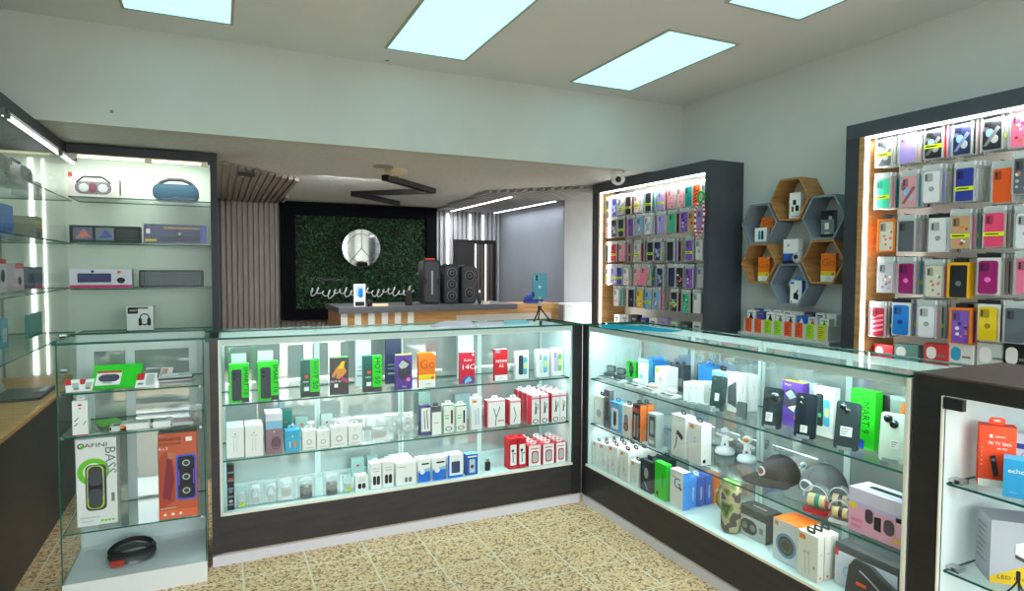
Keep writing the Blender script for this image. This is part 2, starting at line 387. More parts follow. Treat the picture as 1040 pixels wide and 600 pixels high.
# doorway
dw = thing('doorway', 'dark doorway in the slat wall with lit slats inside', 'doorway', (3.0, 7.5, 0)); dw.name = 'door_1'; 
for k in ('label', 'category'): del dw[k]
dw['kind'] = 'structure'
m_ = MB().box(2.74, 7.53, 0, 3.26, 7.545, 1.72, BLACKL); m_.build('door_leaf', dw, world=True)
m_ = MB().box(2.71, 7.52, 0, 2.745, 7.56, 1.755, BLACK).box(3.25, 7.52, 0, 3.28, 7.56, 1.755, BLACK).box(2.745, 7.52, 1.72, 3.25, 7.56, 1.755, BLACK); m_.build('door_frame', dw, world=True)
m_ = MB()
slats(2.98, 3.24, .045, lambda a, b: m_.box(a, 7.515, 0, b, 7.53, 1.70, mat((84, 76, 72)))); m_.build('door_slats', dw, world=True)
MB().box(2.985, 7.508, .9, 3.0, 7.515, 1.70, LED).box(3.125, 7.508, .9, 3.14, 7.515, 1.70, LED).build('door_light_strip', dw, world=True)
# plant wall
pw = thing('plant_panel', 'artificial green leaf panel in a wide black frame on the back wall', 'plant panel', (1.5, 7.55, .8))
gx0, gx1, gz0, gz1 = .635, 2.45, .80, 2.13; bx = .15
NAVYB = noisy('blue_black_frame', (5, 7, 13), (8, 10, 17), 5, .8, spec=.1)
m_ = MB()
for q in ((gx0, gz0, gx1, gz0+.12), (gx0, gz1-.14, gx1, gz1), (gx0, gz0+.12, gx0+bx, gz1-.14), (gx1-.13, gz0+.12, gx1, gz1-.14)): m_.box(q[0], 7.44, q[1], q[2], 7.545, q[3], NAVYB)
m_.build('frame', pw, world=True)
def leafmat():
    m, nt, out = nodes('boxwood_leaves'); b = nt.nodes.new('ShaderNodeBsdfPrincipled'); b.inputs['Roughness'].default_value = .5
    tc = nt.nodes.new('ShaderNodeTexCoord'); n = nt.nodes.new('ShaderNodeTexNoise'); n.inputs['Scale'].default_value = 22; n.inputs['Detail'].default_value = 3
    nt.links.new(tc.outputs['Object'], n.inputs[0]); r = ramp(nt, [(.3, (10, 30, 18)), (.5, (26, 66, 34)), (.68, (62, 122, 60)), (.8, (120, 170, 100))])
    nt.links.new(n.outputs[0], r.inputs[0]); nt.links.new(r.outputs[0], b.inputs['Base Color']); nt.links.new(b.outputs[0], out.inputs[0]); return m
LEAF = leafmat()
m_ = MB(); R = random.Random(3)
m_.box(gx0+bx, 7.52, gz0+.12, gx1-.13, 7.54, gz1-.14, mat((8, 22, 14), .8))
for i in range(5200):
    c = Vector((R.uniform(gx0+bx, gx1-.13), 7.52-R.uniform(0, .05), R.uniform(gz0+.12, gz1-.14)))
    q = Matrix.Rotation(R.uniform(0, 6.28), 4, 'Y') @ Matrix.Rotation(R.uniform(-.9, .9), 4, 'X') @ Matrix.Rotation(R.uniform(-.8, .8), 4, 'Z'); s_ = R.uniform(.011, .02)
    m_.add([c+q @ Vector(p) for p in ((-s_, 0, 0), (0, .003, -s_*.55), (s_, 0, 0), (0, .003, s_*.55))], [(0, 1, 2, 3)], LEAF)
m_.build('foliage', pw, world=True)
c = at(367, 252, 'y', 7.42)
ds = thing('round_mirror', 'round etched mirror disc hung on the green leaf panel', 'mirror', (c.x, 7.44, c.z))
m_ = MB().cyl((0, 0, 0), (0, -.035, 0), .222, mat((225, 230, 228), .04, 1.0), seg=48); m_.build('mirror_disc', ds)
m_ = MB()
for rad in (.222, .165): m_.tube([(rad*math.cos(t), -.036, rad*math.sin(t)) for t in [2*PI*i/40 for i in range(40)]], .0035, mat((90, 100, 96), .3, .8), 6, True)
for a in (PI/2, -PI/6-.35, PI+PI/6+.35):
    m_.tube([(.0, -.037, 0), (.215*math.cos(a), -.037, .215*math.sin(a))], .004, mat((90, 100, 96), .3, .8), 6)
m_.build('etched_ring', ds)
# neon script sign on a clear plate
a, b = at(310, 284, 'y', 7.42), at(423, 308, 'y', 7.42)
sg = thing('script_sign', 'clear plate with looping wire handwriting on the leaf panel', 'sign', ((a.x+b.x)/2, 7.43, (a.z+b.z)/2))
MB().box(a.x, 7.425, b.z, b.x, 7.43, a.z+.02, GLASS).build('plate', sg, world=True)
SCR = mat((206, 212, 216), .3, .0, .3)  # unlit tubing, slight glow added to make it visible
pts = []; n = 420
for i in range(n):                                        # cursive loops
    s_ = i/(n-1); x = a.x+.05+(b.x-a.x-.1)*s_; word = .0 if s_ < .47 else 1
    amp = .034*(1+.55*math.sin(s_*41)) ; ph = s_*2*PI*19
    pts.append((x+.020*math.cos(ph)+.35*amp*math.sin(ph), 7.42, (a.z+b.z)/2+amp*math.sin(ph)+.018*math.sin(s_*2*PI*4.3)))
k = int(n*.46)
m_ = MB().tube(pts[:k], .0042, SCR, 5).tube(pts[k+5:], .0042, SCR, 5); m_.build('script_lettering', sg, world=True)

# desk at the back
dk = thing('reception_desk', 'grey topped desk with striped oak front behind the counters', 'desk', (2.0, 5.7, 0))
dl, dr, wr = .945, 2.62, 3.09
MB().box(dl-.02, 5.48, 1.0, dr, 6.2, 1.05, mat((92, 94, 100), .5)).build('desk_top', dk, world=True)
m_ = MB().box(dl, 5.5, 0, wr, 5.53, .998, WOODX)
m_.box(dr+.01, 5.5, .998, wr, 5.9, 1.045, WOODX); m_.build('front_panel', dk, world=True)
m_ = MB(); x = dl
while x < 1.62: m_.box(x, 5.492, 0, x+.055, 5.5, .998, OFFW); x += .118
m_.build('front_stripes', dk, world=True)
MB().box(2.0, 5.494, .86, 3.0, 5.5, .955, mat((186, 182, 176))).build('inlay_panel', dk, world=True)
MB().box(dl, 5.53, 0, dl+.03, 6.18, .998, WOODX).build('side_panel', dk, world=True)
wb = thing('side_counter_panel', 'white low panel standing against the end of the oak desk', 'counter panel', (3.25, 5.45, 0))
MB().box(3.105, 5.40, 0, 3.44, 5.43, 1.03, mat((205, 212, 212))).build('panel', wb, world=True)
MB().box(3.095, 5.39, 1.03, 3.45, 5.6, 1.045, mat((215, 222, 220))).build('ledge', wb, world=True)

# party speakers on the desk
def ring_y(mb, x, y, z, r, t, m): mb.tube([(x+r*math.cos(a), y, z+r*math.sin(a)) for a in [2*PI*i/20 for i in range(20)]], t, m, 6, True)
def party(px, w, h, kind, label):
    p = at(px, 307, 'y', 5.72); t = thing('party_speaker', label, 'speaker', (p.x, 5.72, 1.05), group='speakers on the desk')
    MB().rbox(-w/2, 0, w/2, h, 0, .17, .035, mat((34, 36, 40), .5)).build('cabinet', t)
    g = MB(); DG = mat((58, 61, 66), .6); RG = mat((112, 116, 122), .35, .5)
    if kind == 0:
        g.rbox(-w*.40, h*.05, w*.40, h*.46, -.012, 0, .03, DG).rbox(-w*.40, h*.54, w*.40, h*.94, -.012, 0, .03, DG).rbox(-w*.26, h*.40, w*.26, h*.6, -.010, 0, .01, DG)
        g.build('grille', t); MB().rbox(-.008, h*.22, .008, h*.75, -.018, -.012, .006, mat((150, 154, 158), .4)).build('light_bar', t)
        MB().rbox(-w*.18, h-.012, w*.22, h+.012, .02, .12, .008, mat((226, 70, 40))).build('carry_handle', t)
    else:
        n = 3 if kind == 1 else 2
        g.rbox(-w*.42, h*.04, w*.42, h*.96, -.01, 0, .03, DG); g.build('grille', t)
        for i in range(n):
            z = h*(.5+i-(n-1)/2*1.0)/1 if False else h*((i+.5)/n*.88+.06); r = w*.31
            d = MB().lathe([(0, .016), (r*.35, .02), (r*.5, .012), (r*.95, .018), (r, .012), (r, .0)], (0, -.004, z), SOFTBLK, 24, 'y')
            ring_y(d, 0, -.019, z, r, .004, RG); ring_y(d, 0, -.021, z, r*.42, .004, RG); d.build('driver', t)
        MB().rbox(-w*.3, h-.005, w*.3, h+.008, .04, .1, .006, SOFTBLK).build('carry_handle', t)
    return t
party(438.5, .165, .425, 0, 'largest black party speaker with a glowing bar and orange handle')
party(458.3, .145, .375, 1, 'middle black party speaker with three stacked round drivers')
party(476.3, .150, .375, 2, 'black two driver party speaker beside the small bottles')
# little things on the desk
def desk_at(px): return at(px, 310, 'y', 5.62).x
o = thing('spray_bottle', 'slim dark bottle with white cap beside the speakers', 'bottle', (desk_at(487), 5.62, 1.05))
MB().lathe([(0, 0), (.016, 0), (.016, .09), (.007, .11)], (0, 0, 0), mat((40, 70, 56)), 14).build('bottle_body', o); MB().cyl((0, 0, .108), (0, 0, .135), .009, WHITE).build('cap', o)
o = thing('candle', 'short cream candle on the desk end by the bottle', 'candle', (desk_at(494), 5.62, 1.05)); MB().cyl((0, 0, 0), (0, 0, .02), .03, CREAM).build('wax', o); MB().cyl((0, 0, .019), (0, 0, .03), .002, INK).build('wick', o)
carton('brochure_stand', 'small white upright leaflet holder on the desk before the leaf panel', 'leaflet holder', (desk_at(365), 5.6, 1.05), 0, .10, .03, .20, PAPER, [('F', 'r', .15, .45, .85, .9, SKY), ('F', 'r', .1, .03, .9, .22, INK), ('F', 'rr', .4, .4, .75, .8, .1, BLUE)])
tag(MB().box(-.07, 0, 0, .07, .06, .02, CREAM).build('card_holder', None, (desk_at(386), 5.6, 1.05)), 'flat cream card holder lying on the grey desk top', 'card holder')
tag(MB().lathe([(0, 0), (.03, 0), (.034, .02), (.02, .07), (.035, .12), (.03, .14), (0, .14)], (0, 0, 0), SOFTBLK, 16).build('pen_cup', None, (desk_at(415), 5.62, 1.05)), 'dark waisted cup on the desk before the script sign', 'cup')
tag(MB().ell((0, 0, .03), .025, .02, .035, SOFTBLK).build('computer_mouse', None, (desk_at(375), 5.6, 1.05)), 'small black mouse beside the white leaflet holder', 'mouse')
o = thing('blue_cap', 'blue cloth cap lying on the oak ledge behind the tripod', 'cap', (2.9, 5.7, 1.048)); MB().ell((0, 0, 0), .10, .09, .10, mat((24, 62, 148), .7), z0=0).build('crown', o); MB().ell((-.05, -.07, .004), .09, .07, .008, mat((20, 52, 130), .7), z0=0).build('brim', o)

# lower ceiling fittings
zl = tag(MB().build('zigzag_lamp'), 'black zigzag profile lamp under the lower ceiling', 'ceiling lamp') if False else thing('hanging_zigzag_lamp', 'black zigzag profile lamp under the lower ceiling', 'ceiling lamp', (1.6, 6.2, ZB))
zz = ZB-.045
P = [at(391, 183, 'z', zz), at(440, 196.5, 'z', zz), at(359, 199, 'z', zz), at(404, 208.5, 'z', zz)]
for i in range(3):
    a, b = P[i], P[i+1]; d = (b-a); d.normalize(); n_ = Vector((-d.y, d.x, 0))*.03
    m_ = MB(); vs = [a-n_, b-n_, b+n_, a+n_]
    m_.add([v+Vector((0, 0, .044)) for v in vs]+vs, [(0, 1, 2, 3), (7, 6, 5, 4), (0, 4, 5, 1), (1, 5, 6, 2), (2, 6, 7, 3), (3, 7, 4, 0)], BLACK); m_.build('lamp_arm', zl, world=True)
c = at(389, 168.5, 'z', ZB); o = thing('air_vent', 'small flat round vent on the lower ceiling', 'vent', (c.x, c.y, ZB)); MB().lathe([(0, -.01), (.06, -.012), (.075, -.004), (.075, 0)], (0, 0, 0), mat((150, 146, 136)), 20).build('vent_cover', o)
c = at(402, 172, 'z', ZB); o = thing('smoke_detector', 'yellowed round smoke detector on the lower ceiling', 'detector', (c.x, c.y, ZB)); MB().lathe([(0, -.05), (.04, -.05), (.06, -.03), (.085, -.025), (.085, 0)], (0, 0, 0), mat((206, 196, 164)), 24).build('housing', o); MB().lathe([(.0, -.056), (.018, -.056), (.02, -.049)], (0, 0, 0), mat((150, 140, 110)), 12).build('sensor', o)
o = thing('ceiling_spot', 'small black twin spot set in the brown slat ceiling', 'spotlight', (.2, 5.2, ZB-.028)); MB().box(-.06, -.02, -.03, .06, .02, 0, BLACK).build('housing', o); MB().cyl((-.03, 0, -.035), (-.03, 0, -.03), .014, LGREY).build('lens', o)
# security camera hanging below the ceiling edge
c = at(633, 181, 'y', 4.0); o = thing('mounted_security_camera', 'white dome security camera above the far phone case rack', 'camera', (c.x, 4.08, ZB)); dz = c.z-ZB
MB().lathe([(0, 0), (.055, 0), (.055, -.02), (.0, -.02)], (0, 0, 0), WHITE, 20).build('base', o)
MB().ell((0, -.01, -.05), .055, .055, .05, WHITE).build('dome', o)
MB().ell((-.02, -.045, -.06), .024, .024, .024, BLACK).build('lens', o)
# marks on ceiling: anchor scars
for px, py, z, lab in ((588, 11, ZC, 'tiny scar left by an anchor on the ceiling, second of two'), (643, 23, ZC, 'scratched mark on the ceiling between two light panels')): pass

lamp('back_room_light', (2.66, 6.6, ZB-.07), .03, 1.7, 14, (.95, .98, 1), (0, 0, -1))
lamp('back_room_light', (3.24, 6.6, ZB-.07), .03, 1.5, 4, (.86, .92, 1), (0, 0, -1))
lamp('back_room_light', (1.0, 5.2, ZB-.03), .5, .5, 34, (1, .99, .96), (0, .3, -1))  # added lamp without a fitting, brightens the back room
# ------------------------------------------------------------------ display counters
ST, SM, SB = .755, .49, .245       # shelf heights: top, middle, floor of the case
def X(px, y, py=380): return at(px, py, 'y', y).x
def Yw(px, x, py=420): return at(px, py, 'x', x).y
TRIM0 = mat((196, 178, 150), .5)
bc = thing('glass_display_counter', 'long glass counter with charcoal base facing the viewer, in front of the back desk', 'display counter', (.94, 3.38, 0))
x0, x1, yf, yb = -.045, 1.949, 3.18, 3.58
MB().box(x0, yf+.005, .056, x1, yb, SB-.01, DARK).build('base_cabinet', bc, world=True)
MB().box(x0+.01, yf+.012, .048, x1-.01, yf+.03, .054, TRIM0).box(x0, yf, 0, x1-.01, yf+.02, .048, mat((214, 212, 222), .45)).build('kick_plate', bc, world=True)
MB().box(x0, yf, .056, -.005, yb, 1.062, DARK).build('end_post', bc, world=True)
MB().box(1.885, yf, .056, x1, yb, 1.062, BLACKL).build('end_post', bc, world=True)
MB().box(1.874, yf+.008, SB, 1.8845, yb-.012, 1.06, INT).build('end_lining', bc, world=True)
MB().box(-.0045, yf+.008, SB, .004, yb-.012, 1.06, INT).build('end_lining', bc, world=True)
MB().box(xf0, 3.115, 0, xf0+.001, 3.116, .001, INT) if False else None
MB().box(-.005, yf+.006, SB-.01, 1.885, yb-.01, SB-.001, INT).build('case_floor', bc, world=True)
MB().box(-.004, yf+.001, SB, 1.884, yf+.006, 1.06, GLASS).build('front_glass', bc, world=True)
MB().box(x0, yf-.004, 1.062, x1, yb+.01, 1.071, GLASS, edge=EDGE).build('top_glass', bc, world=True)
MB().box(.005, yf+.02, ST-.008, 1.873, yb-.04, ST-.0005, GSHELF, edge=EDGE).build('glass_shelf', bc, world=True)
MB().box(.005, yf+.02, SM-.008, 1.873, yb-.04, SM-.0005, GSHELF, edge=EDGE).build('glass_shelf', bc, world=True)
TRIM = mat((226, 224, 210), .4)
MB().box(-.007, yf-.006, SB-.01, 1.886, yf+.001, SB+.002, TRIM).box(-.009, yf-.006, SB-.01, -.002, yf+.001, 1.06, TRIM).build('front_trim', bc, world=True)
SASH = mat((206, 220, 218), .4)
MB().box(0, yf+.012, 1.035, 1.882, yf+.035, 1.06, SASH).box(0, yf+.016, 1.03, 1.882, yf+.03, 1.035, mat((228, 246, 242), .5)).build('light_rail', bc, world=True)
cuts = [.005, X(322, 3.55), X(407, 3.55), X(487, 3.55), X(551.5, 3.55), 1.872]
for i in range(5):
    a, b = cuts[i]+.001, cuts[i+1]-.001; y = 3.552+(.008 if i % 2 else 0)
    f_ = .014
    d_ = MB()
    for q in ((a, SB, a+f_, 1.06), (b-f_, SB, b, 1.06), (a+f_, SB, b-f_, SB+.02), (a+f_, 1.03, b-f_, 1.06)): d_.box(q[0], y-.006, q[1], q[2], y+.006, q[3], SASH)
    d_ = d_.build('sliding_door', bc, world=True)
    o = MB().box(a+f_-.94, y-.002-3.38, SB+.02, b-f_-.94, y+.002-3.38, 1.03, MIRROR).build('mirror_pane', d_)
lamp('case_light', (.94, 3.205, 1.03), 1.8, .02, 7.5, (.74, 1, .985), (0, .55, -1))
lamp('case_light', (.94, 3.25, .74), 1.8, .02, 2.2, (.82, 1, .985), (0, .5, -1))
lamp('case_light', (.94, 3.25, .475), 1.8, .02, 1.8, (.82, 1, .985), (0, .5, -1))

rc = thing('glass_display_counter', 'long glass counter with charcoal base running along the white side wall', 'display counter', (2.15, 2.2, 0))
xf, xb, y0, y1 = 1.95, 2.35, 1.235, 3.178
MB().box(xf+.005, y0, .056, xb, y1, SB-.01, DARK).build('base_cabinet', rc, world=True)
MB().box(xf+.012, y0, .048, xf+.03, y1-.02, .054, TRIM0).box(xf, y0, 0, xf+.02, y1-.02, .048, mat((206, 204, 210), .45)).build('kick_plate', rc, world=True)
MB().box(xf, 3.125, .056, xb, y1, 1.062, BLACKL).build('end_post', rc, world=True)
MB().box(xf+.008, 3.114, SB, xb-.012, 3.1245, 1.06, INT).build('end_lining', rc, world=True)
MB().box(xf, y0, SB, xb, y0+.012, 1.06, INT).build('end_panel', rc, world=True)
MB().box(xf+.006, y0+.01, SB-.01, xb-.01, 3.125, SB-.001, INT).build('case_floor', rc, world=True)
MB().box(xf+.001, y0+.01, SB, xf+.006, 3.124, 1.06, GLASS).build('front_glass', rc, world=True)
MB().box(xf-.004, y0, 1.062, xb+.01, y1, 1.071, GLASS, edge=EDGE).build('top_glass', rc, world=True)
MB().box(xf+.02, y0+.013, ST-.008, xb-.04, 3.113, ST-.0005, GSHELF, edge=EDGE).build('glass_shelf', rc, world=True)
MB().box(xf+.02, y0+.013, SM-.008, xb-.04, 3.113, SM-.0005, GSHELF, edge=EDGE).build('glass_shelf', rc, world=True)
MB().box(xf-.006, y0+.005, SB-.01, xf+.001, 3.126, SB+.002, TRIM).box(xf-.006, y0-.004, SB-.01, xf+.002, y0+.005, 1.062, TRIM).build('front_trim', rc, world=True)
MB().box(xf+.012, y0+.014, 1.035, xf+.035, 3.122, 1.06, SASH).box(xf+.016, y0+.014, 1.03, xf+.03, 3.122, 1.035, mat((228, 246, 242), .5)).build('light_rail', rc, world=True)
cuts = [3.112, Yw(646, 2.32), Yw(703, 2.32), Yw(773, 2.32), Yw(862, 2.32), y0+.013]
for i in range(5):
    b, a = cuts[i]-.001, cuts[i+1]+.001; x = 2.318+(.008 if i % 2 else 0); f_ = .016
    d_ = MB()
    for q in ((a, SB, a+f_, 1.06), (b-f_, SB, b, 1.06), (a+f_, SB, b-f_, SB+.02), (a+f_, 1.03, b-f_, 1.06)): d_.box(x-.006, q[0], q[1], x+.006, q[2], q[3], SASH)
    d_ = d_.build('sliding_door', rc, world=True)
    MB().box(x-.002-2.15, a+f_-2.2, SB+.02, x+.002-2.15, b-f_-2.2, 1.03, INT if i == 0 else MIRROR).build('mirror_pane' if i else 'white_pane', d_)
lamp('case_light', (1.975, 2.2, 1.03), 1.8, .02, 8, (.74, 1, .985), (.55, 0, -1))
lamp('case_light', (2.02, 2.2, .74), 1.8, .02, 2.2, (.84, 1, .985), (.5, 0, -1))
lamp('case_light', (2.02, 2.2, .475), 1.8, .02, 2.0, (.84, 1, .985), (.5, 0, -1))

# black framed cabinet nearest the viewer
bk = thing('black_display_cabinet', 'black framed cabinet with glass shelves at the near end of the side counter', 'display cabinet', (2.2, .6, 0))
cx0, cx1, cy0, cy1, cz = 1.95, 2.42, -.1, 1.222, 1.078
BTOP = noisy('brown_grey_top', (70, 60, 60), (82, 72, 70), 8, .4, 5, .02, (1, 6, 1))
yl = Yw(956.5, cx0)
MB().box(cx0-.004, cy0, cz, cx1, cy1, cz+.006, BTOP).build('cabinet_top', bk, world=True)
m_ = MB().box(cx0, yl, 0, cx0+.02, cy1, cz, BLACKL).box(cx0, cy0, cz-.052, cx0+.02, yl, cz, BLACKL).box(cx0, cy0, 0, cx0+.02, yl, .16, BLACKL); m_.build('front_frame', bk, world=True)
MB().box(cx0+.02, cy1-.018, 0, cx1, cy1, cz, BLACKL).build('end_panel', bk, world=True)
WHI = mat((228, 236, 236), .5)
MB().box(cx0+.021, yl+.004, .16, cx1-.02, yl+.012, cz-.01, WHI).build('side_lining', bk, world=True)
MB().box(cx1-.02, cy0, .0, cx1, yl+.004, cz-.002, WHI).build('back_panel', bk, world=True)
MB().box(cx0+.021, cy0, .14, cx1-.02, yl+.004, .16, WHI).build('cabinet_floor', bk, world=True)
MB().box(cx0-.0045, cy0, .162, cx0-.0005, yl-.002, cz-.055, GLASS).build('glass_door', bk, world=True)
MB().box(cx0-.006, yl-.006, .16, cx0+.004, yl-.001, cz-.053, TRIM).build('door_trim', bk, world=True)
MB().box(cx0-.007, yl-.06, cz-.09, cx0+.012, yl-.006, cz-.056, mat((52, 54, 58), .3, .5)).build('hinge_clamp', bk, world=True)
BZ1 = at(959, 489, 'x', cx0+.04).z; BZ2 = at(958, 578, 'x', cx0+.04).z
for z in (BZ1, BZ2):
    MB().box(cx0+.04, cy0+.02, z-.008, cx1-.022, yl+.003, z-.0005, GSHELF, edge=EDGE).build('glass_shelf', bk, world=True)
    MB().box(cx0+.05, yl-.035, z, cx0+.085, yl+.003, z+.012, CHROME).build('shelf_clip', bk, world=True)
lamp('case_light', (cx0+.05, .5, cz-.06), 1.0, .02, 2.2, (.9, 1, .99), (.5, 0, -1))

# ------------------------------------------------------------------ small all-glass showcase on the left
gs = thing('glass_showcase', 'small square glass showcase on a white plinth before the tall shelf case', 'showcase', (-.33, 3.25, 0))
a, b, yf_, yb_, gt = -.60, -.066, 3.05, 3.45, 1.08
GZ = [.095, .30, .70, .88]
MB().box(a, yf_, 0, b, yb_, .092, mat((226, 230, 232), .45)).build('plinth', gs, world=True)
MB().box(a-.012, yf_-.012, gt, b+.006, yb_+.01, gt+.009, GLASS, edge=EDGE).build('top_glass', gs, world=True)
MB().box(a, yf_, .092, b, yf_+.005, gt, GLASS).box(a-.0005, yf_-.0005, .092, a+.004, yf_+.0055, gt, EDGE).box(b-.004, yf_-.0005, .092, b+.0005, yf_+.0055, gt, EDGE).build('front_glass', gs, world=True)
MB().box(a, yf_+.006, .092, a+.005, yb_-.012, gt, GLASS).build('side_glass', gs, world=True)
MB().box(b-.005, yf_+.006, .092, b, yb_-.012, gt, GLASS).build('side_glass', gs, world=True)
for z in GZ[1:]:
    MB().box(a+.006, yf_+.008, z-.007, b-.006, yb_-.05, z-.0005, GSHELF, edge=EDGE).build('glass_shelf', gs, world=True)
    for xx in (a+.012, b-.016):
        MB().cyl((xx, yf_-.006, z-.004), (xx, yf_+.0, z-.004), .006, CHROME).build('shelf_stud', gs, world=True)
fr = MB()
for q in ((a, .092, a+.035, gt), (b-.035, .092, b, gt), (a+.035, gt-.03, b-.035, gt), (a+.035, .092, b-.035, .13)): fr.box(q[0], yb_-.012, q[1], q[2], yb_, q[3], SASH)
fr.build('back_frame', gs, world=True)
mid = X(137, yb_)
for i, (p, q) in enumerate(((a+.037, mid), (mid-.03, b-.037))):
    y = yb_-.022-.012*(i); d_ = MB()
    for k in ((p, .135, p+.035, gt-.035), (q-.035, .135, q, gt-.035), (p+.035, .135, q-.035, .17), (p+.035, gt-.075, q-.035, gt-.035)): d_.box(k[0], y-.005, k[1], k[2], y+.005, k[3], SASH)
    d_ = d_.build('sliding_door', gs, world=True)
    MB().box(p+.035+.33, y-.002-3.25, .17, q-.035+.33, y+.002-3.25, gt-.075, MIRROR).build('mirror_pane', d_)

# ------------------------------------------------------------------ tall wall cases, back and side
UZ = [.975, 1.262, 1.548, 1.822]; UT = 2.13
UNITIN = mat((212, 222, 208), .6)
tu = thing('tall_shelf_case', 'tall dark framed glass shelf case standing behind the small showcase', 'shelf case', (-.41, 4.75, 0))
ux0, ux1, uf, ub = -.815, .0, 4.55, 4.92
m_ = MB().box(ux0, uf, UT-.055, ux1, uf+.03, UT, FRAMED).box(ux1-.042, uf, 0, ux1, uf+.03, UT-.055, FRAMED); m_.build('front_frame', tu, world=True)
MB().box(ux1-.042, uf+.03, 0, ux1-.005, ub, UT, FRAMED).build('side_panel', tu, world=True)
MB().box(ux0, uf+.03, UT-.02, ux1-.042, ub, UT, FRAMED).build('case_top', tu, world=True)
MB().box(XL+.02, ub, .0, ux1, ub+.02, UT, UNITIN).build('back_panel', tu, world=True)
MB().box(ux0, uf+.01, 0, ux1-.042, ub, .90, mat((196, 202, 196), .6)).build('base_cabinet', tu, world=True)
MB().box(ux0+.005, uf+.002, .91, -.405, uf+.007, UT-.06, GLASS).build('glass_door', tu, world=True)
MB().box(-.402, uf+.002, .91, ux1-.045, uf+.007, UT-.06, GLASS).build('glass_door', tu, world=True)
for z in UZ: MB().box(ux0, uf+.02, z-.008, ux1-.043, ub-.001, z-.0005, GSHELF, edge=EDGE).build('glass_shelf', tu, world=True)
MB().box(ux0+.02, uf+.012, UT-.075, ux1-.06, uf+.026, UT-.06, LEDW).build('light_strip', tu, world=True)
for xx in (-.78, -.39, -.075): MB().box(xx-.02, uf-.006, UT-.085, xx+.02, uf+.016, UT-.057, mat((176, 170, 150), .3, .7)).build('hinge_clamp', tu, world=True)
lamp('case_light', (-.41, uf+.05, UT-.08), .75, .02, 5.0, (.95, 1, .93), (0, .5, -1))

tl = thing('long_shelf_case', 'long wall case with glass shelves over a dark base at the edge of the shop', 'shelf case', (-1.03, 2.8, 0))
lx0, lx1, ly0, ly1 = XL+.005, -.82, 1.0, 4.90
MB().box(lx0, ly0, 0, lx1, ly1, .672, DARK).build('base_cabinet', tl, world=True)
MB().box(lx0, ly0, .672, lx1+.003, ly1, .690, WOODX).build('wood_ledge', tl, world=True)
MB().box(lx1-.03, ly0, UT-.055, lx1, ly1, UT, FRAMED).box(lx0, ly0, UT-.015, lx1-.03, ly1, UT, FRAMED).build('top_frame', tl, world=True)
MB().box(lx0, ly0, .69, lx0+.008, ly1, UT-.02, mat((214, 224, 216), .35)).build('back_panel', tl, world=True)
MB().box(lx0+.01, ly0, .69, lx1, ly0+.02, UT-.02, FRAMED).build('end_panel', tl, world=True)
for q in ((1.03, 2.2), (2.21, 3.38), (3.39, 4.545)): MB().box(lx1-.006, q[0], .70, lx1-.001, q[1], UT-.06, GLASS).build('glass_door', tl, world=True)
for z in UZ: MB().box(lx0+.01, ly0+.02, z-.008, lx1-.03, ly1-.02, z-.0005, GSHELF, edge=EDGE).build('glass_shelf', tl, world=True)
MB().box(lx1-.03, ly0+.03, UT-.075, lx1-.014, ly1-.02, UT-.062, LED).build('light_strip', tl, world=True)
for px, wd in ((33, .022), (45.5, .008)):
    p = at(px, 250, 'y', 4.912); MB().box(p.x-wd/2, 4.911, .70, p.x+wd/2, 4.918, UT-.05, LED).build('light_strip', tu, world=True)
for y in (3.35, 3.43, 4.45): MB().box(lx1-.012, y-.02, UT-.09, lx1+.004, y+.02, UT-.058, mat((60, 62, 62), .3, .6)).build('hinge_clamp', tl, world=True)
for z in (.80, 1.0): MB().cyl((lx1-.004, 4.3, z), (lx1+.03, 4.3, z), .012, CHROME).build('door_lock', tl, world=True)
lamp('case_light', (lx1-.2, 2.9, UT-.03), 3.6, .22, 12, (.97, 1, .95), (-.1, 0, -1))

# ------------------------------------------------------------------ phone case racks
def rack(label, ya, yb2, zb, zt, rail, sa, sb, top_lab):
    """ya near end, yb2 far end; sa, sb = stile widths"""
    t = thing('phone_case_rack', label, 'display rack', (3.15, (ya+yb2)/2, 0))
    xf = 3.0; m = MB()
    m.box(xf, ya, zt-rail, xf+.02, yb2, zt, FRAME)
    if sa: m.box(xf, ya, 0, xf+.02, ya+sa, zt-rail, FRAME)
    m.box(xf, yb2-sb, 0, xf+.02, yb2, zt-rail, FRAMED); m.build('front_frame', t, world=True)
    MB().box(xf+.02, ya, 0, 3.298, ya+.02, zt, FRAME).build('end_panel', t, world=True)
    MB().box(xf+.02, yb2-.02, 0, 3.298, yb2, zt, FRAME).build('end_panel', t, world=True)
    MB().box(xf+.02, ya+.02, zt-.02, 3.298, yb2-.02, zt, FRAME).build('top_panel', t, world=True)
    MB().box(3.27, ya+.02, .0, 3.29, yb2-.02, zt-.021, mat((214, 212, 206), .6)).build('back_board', t, world=True)
    MB().box(xf+.001, yb2-sb-.035, 0, 3.269, yb2-sb-.001, zt-rail, WOOD).build('side_board', t, world=True)
    MB().box(xf-.004, yb2-sb-.05, .6, xf+.012, yb2-sb-.036, zt-rail-.012, LED).box(xf-.004, ya+sa+.004, zt-rail-.016, xf+.012, yb2-sb-.036, zt-rail-.004, LED).build('light_strip', t, world=True)
    MB().box(xf+.06, ya+.021, zb-.02, 3.269, yb2-.036, zb, mat((196, 192, 184), .5)).build('bottom_ledge', t, world=True)
    return t
r1 = rack('far phone case rack in a slate frame, under the dome camera', 3.28, 4.745, .93, 2.132, .078, .05, .09, '')
r2 = rack('near phone case rack in a slate frame, cut by the edge of the photo', .9, 2.275, .90, 2.15, .072, .05, .075, '')
lamp('rack_light', (3.03, 3.95, 2.03), 1.2, .02, 5.5, (1, .98, .92), (.6, 0, -1))
lamp('rack_light', (3.03, 4.55, 1.5), .02, 1.0, 2.5, (1, .98, .92), (.3, -1, 0))
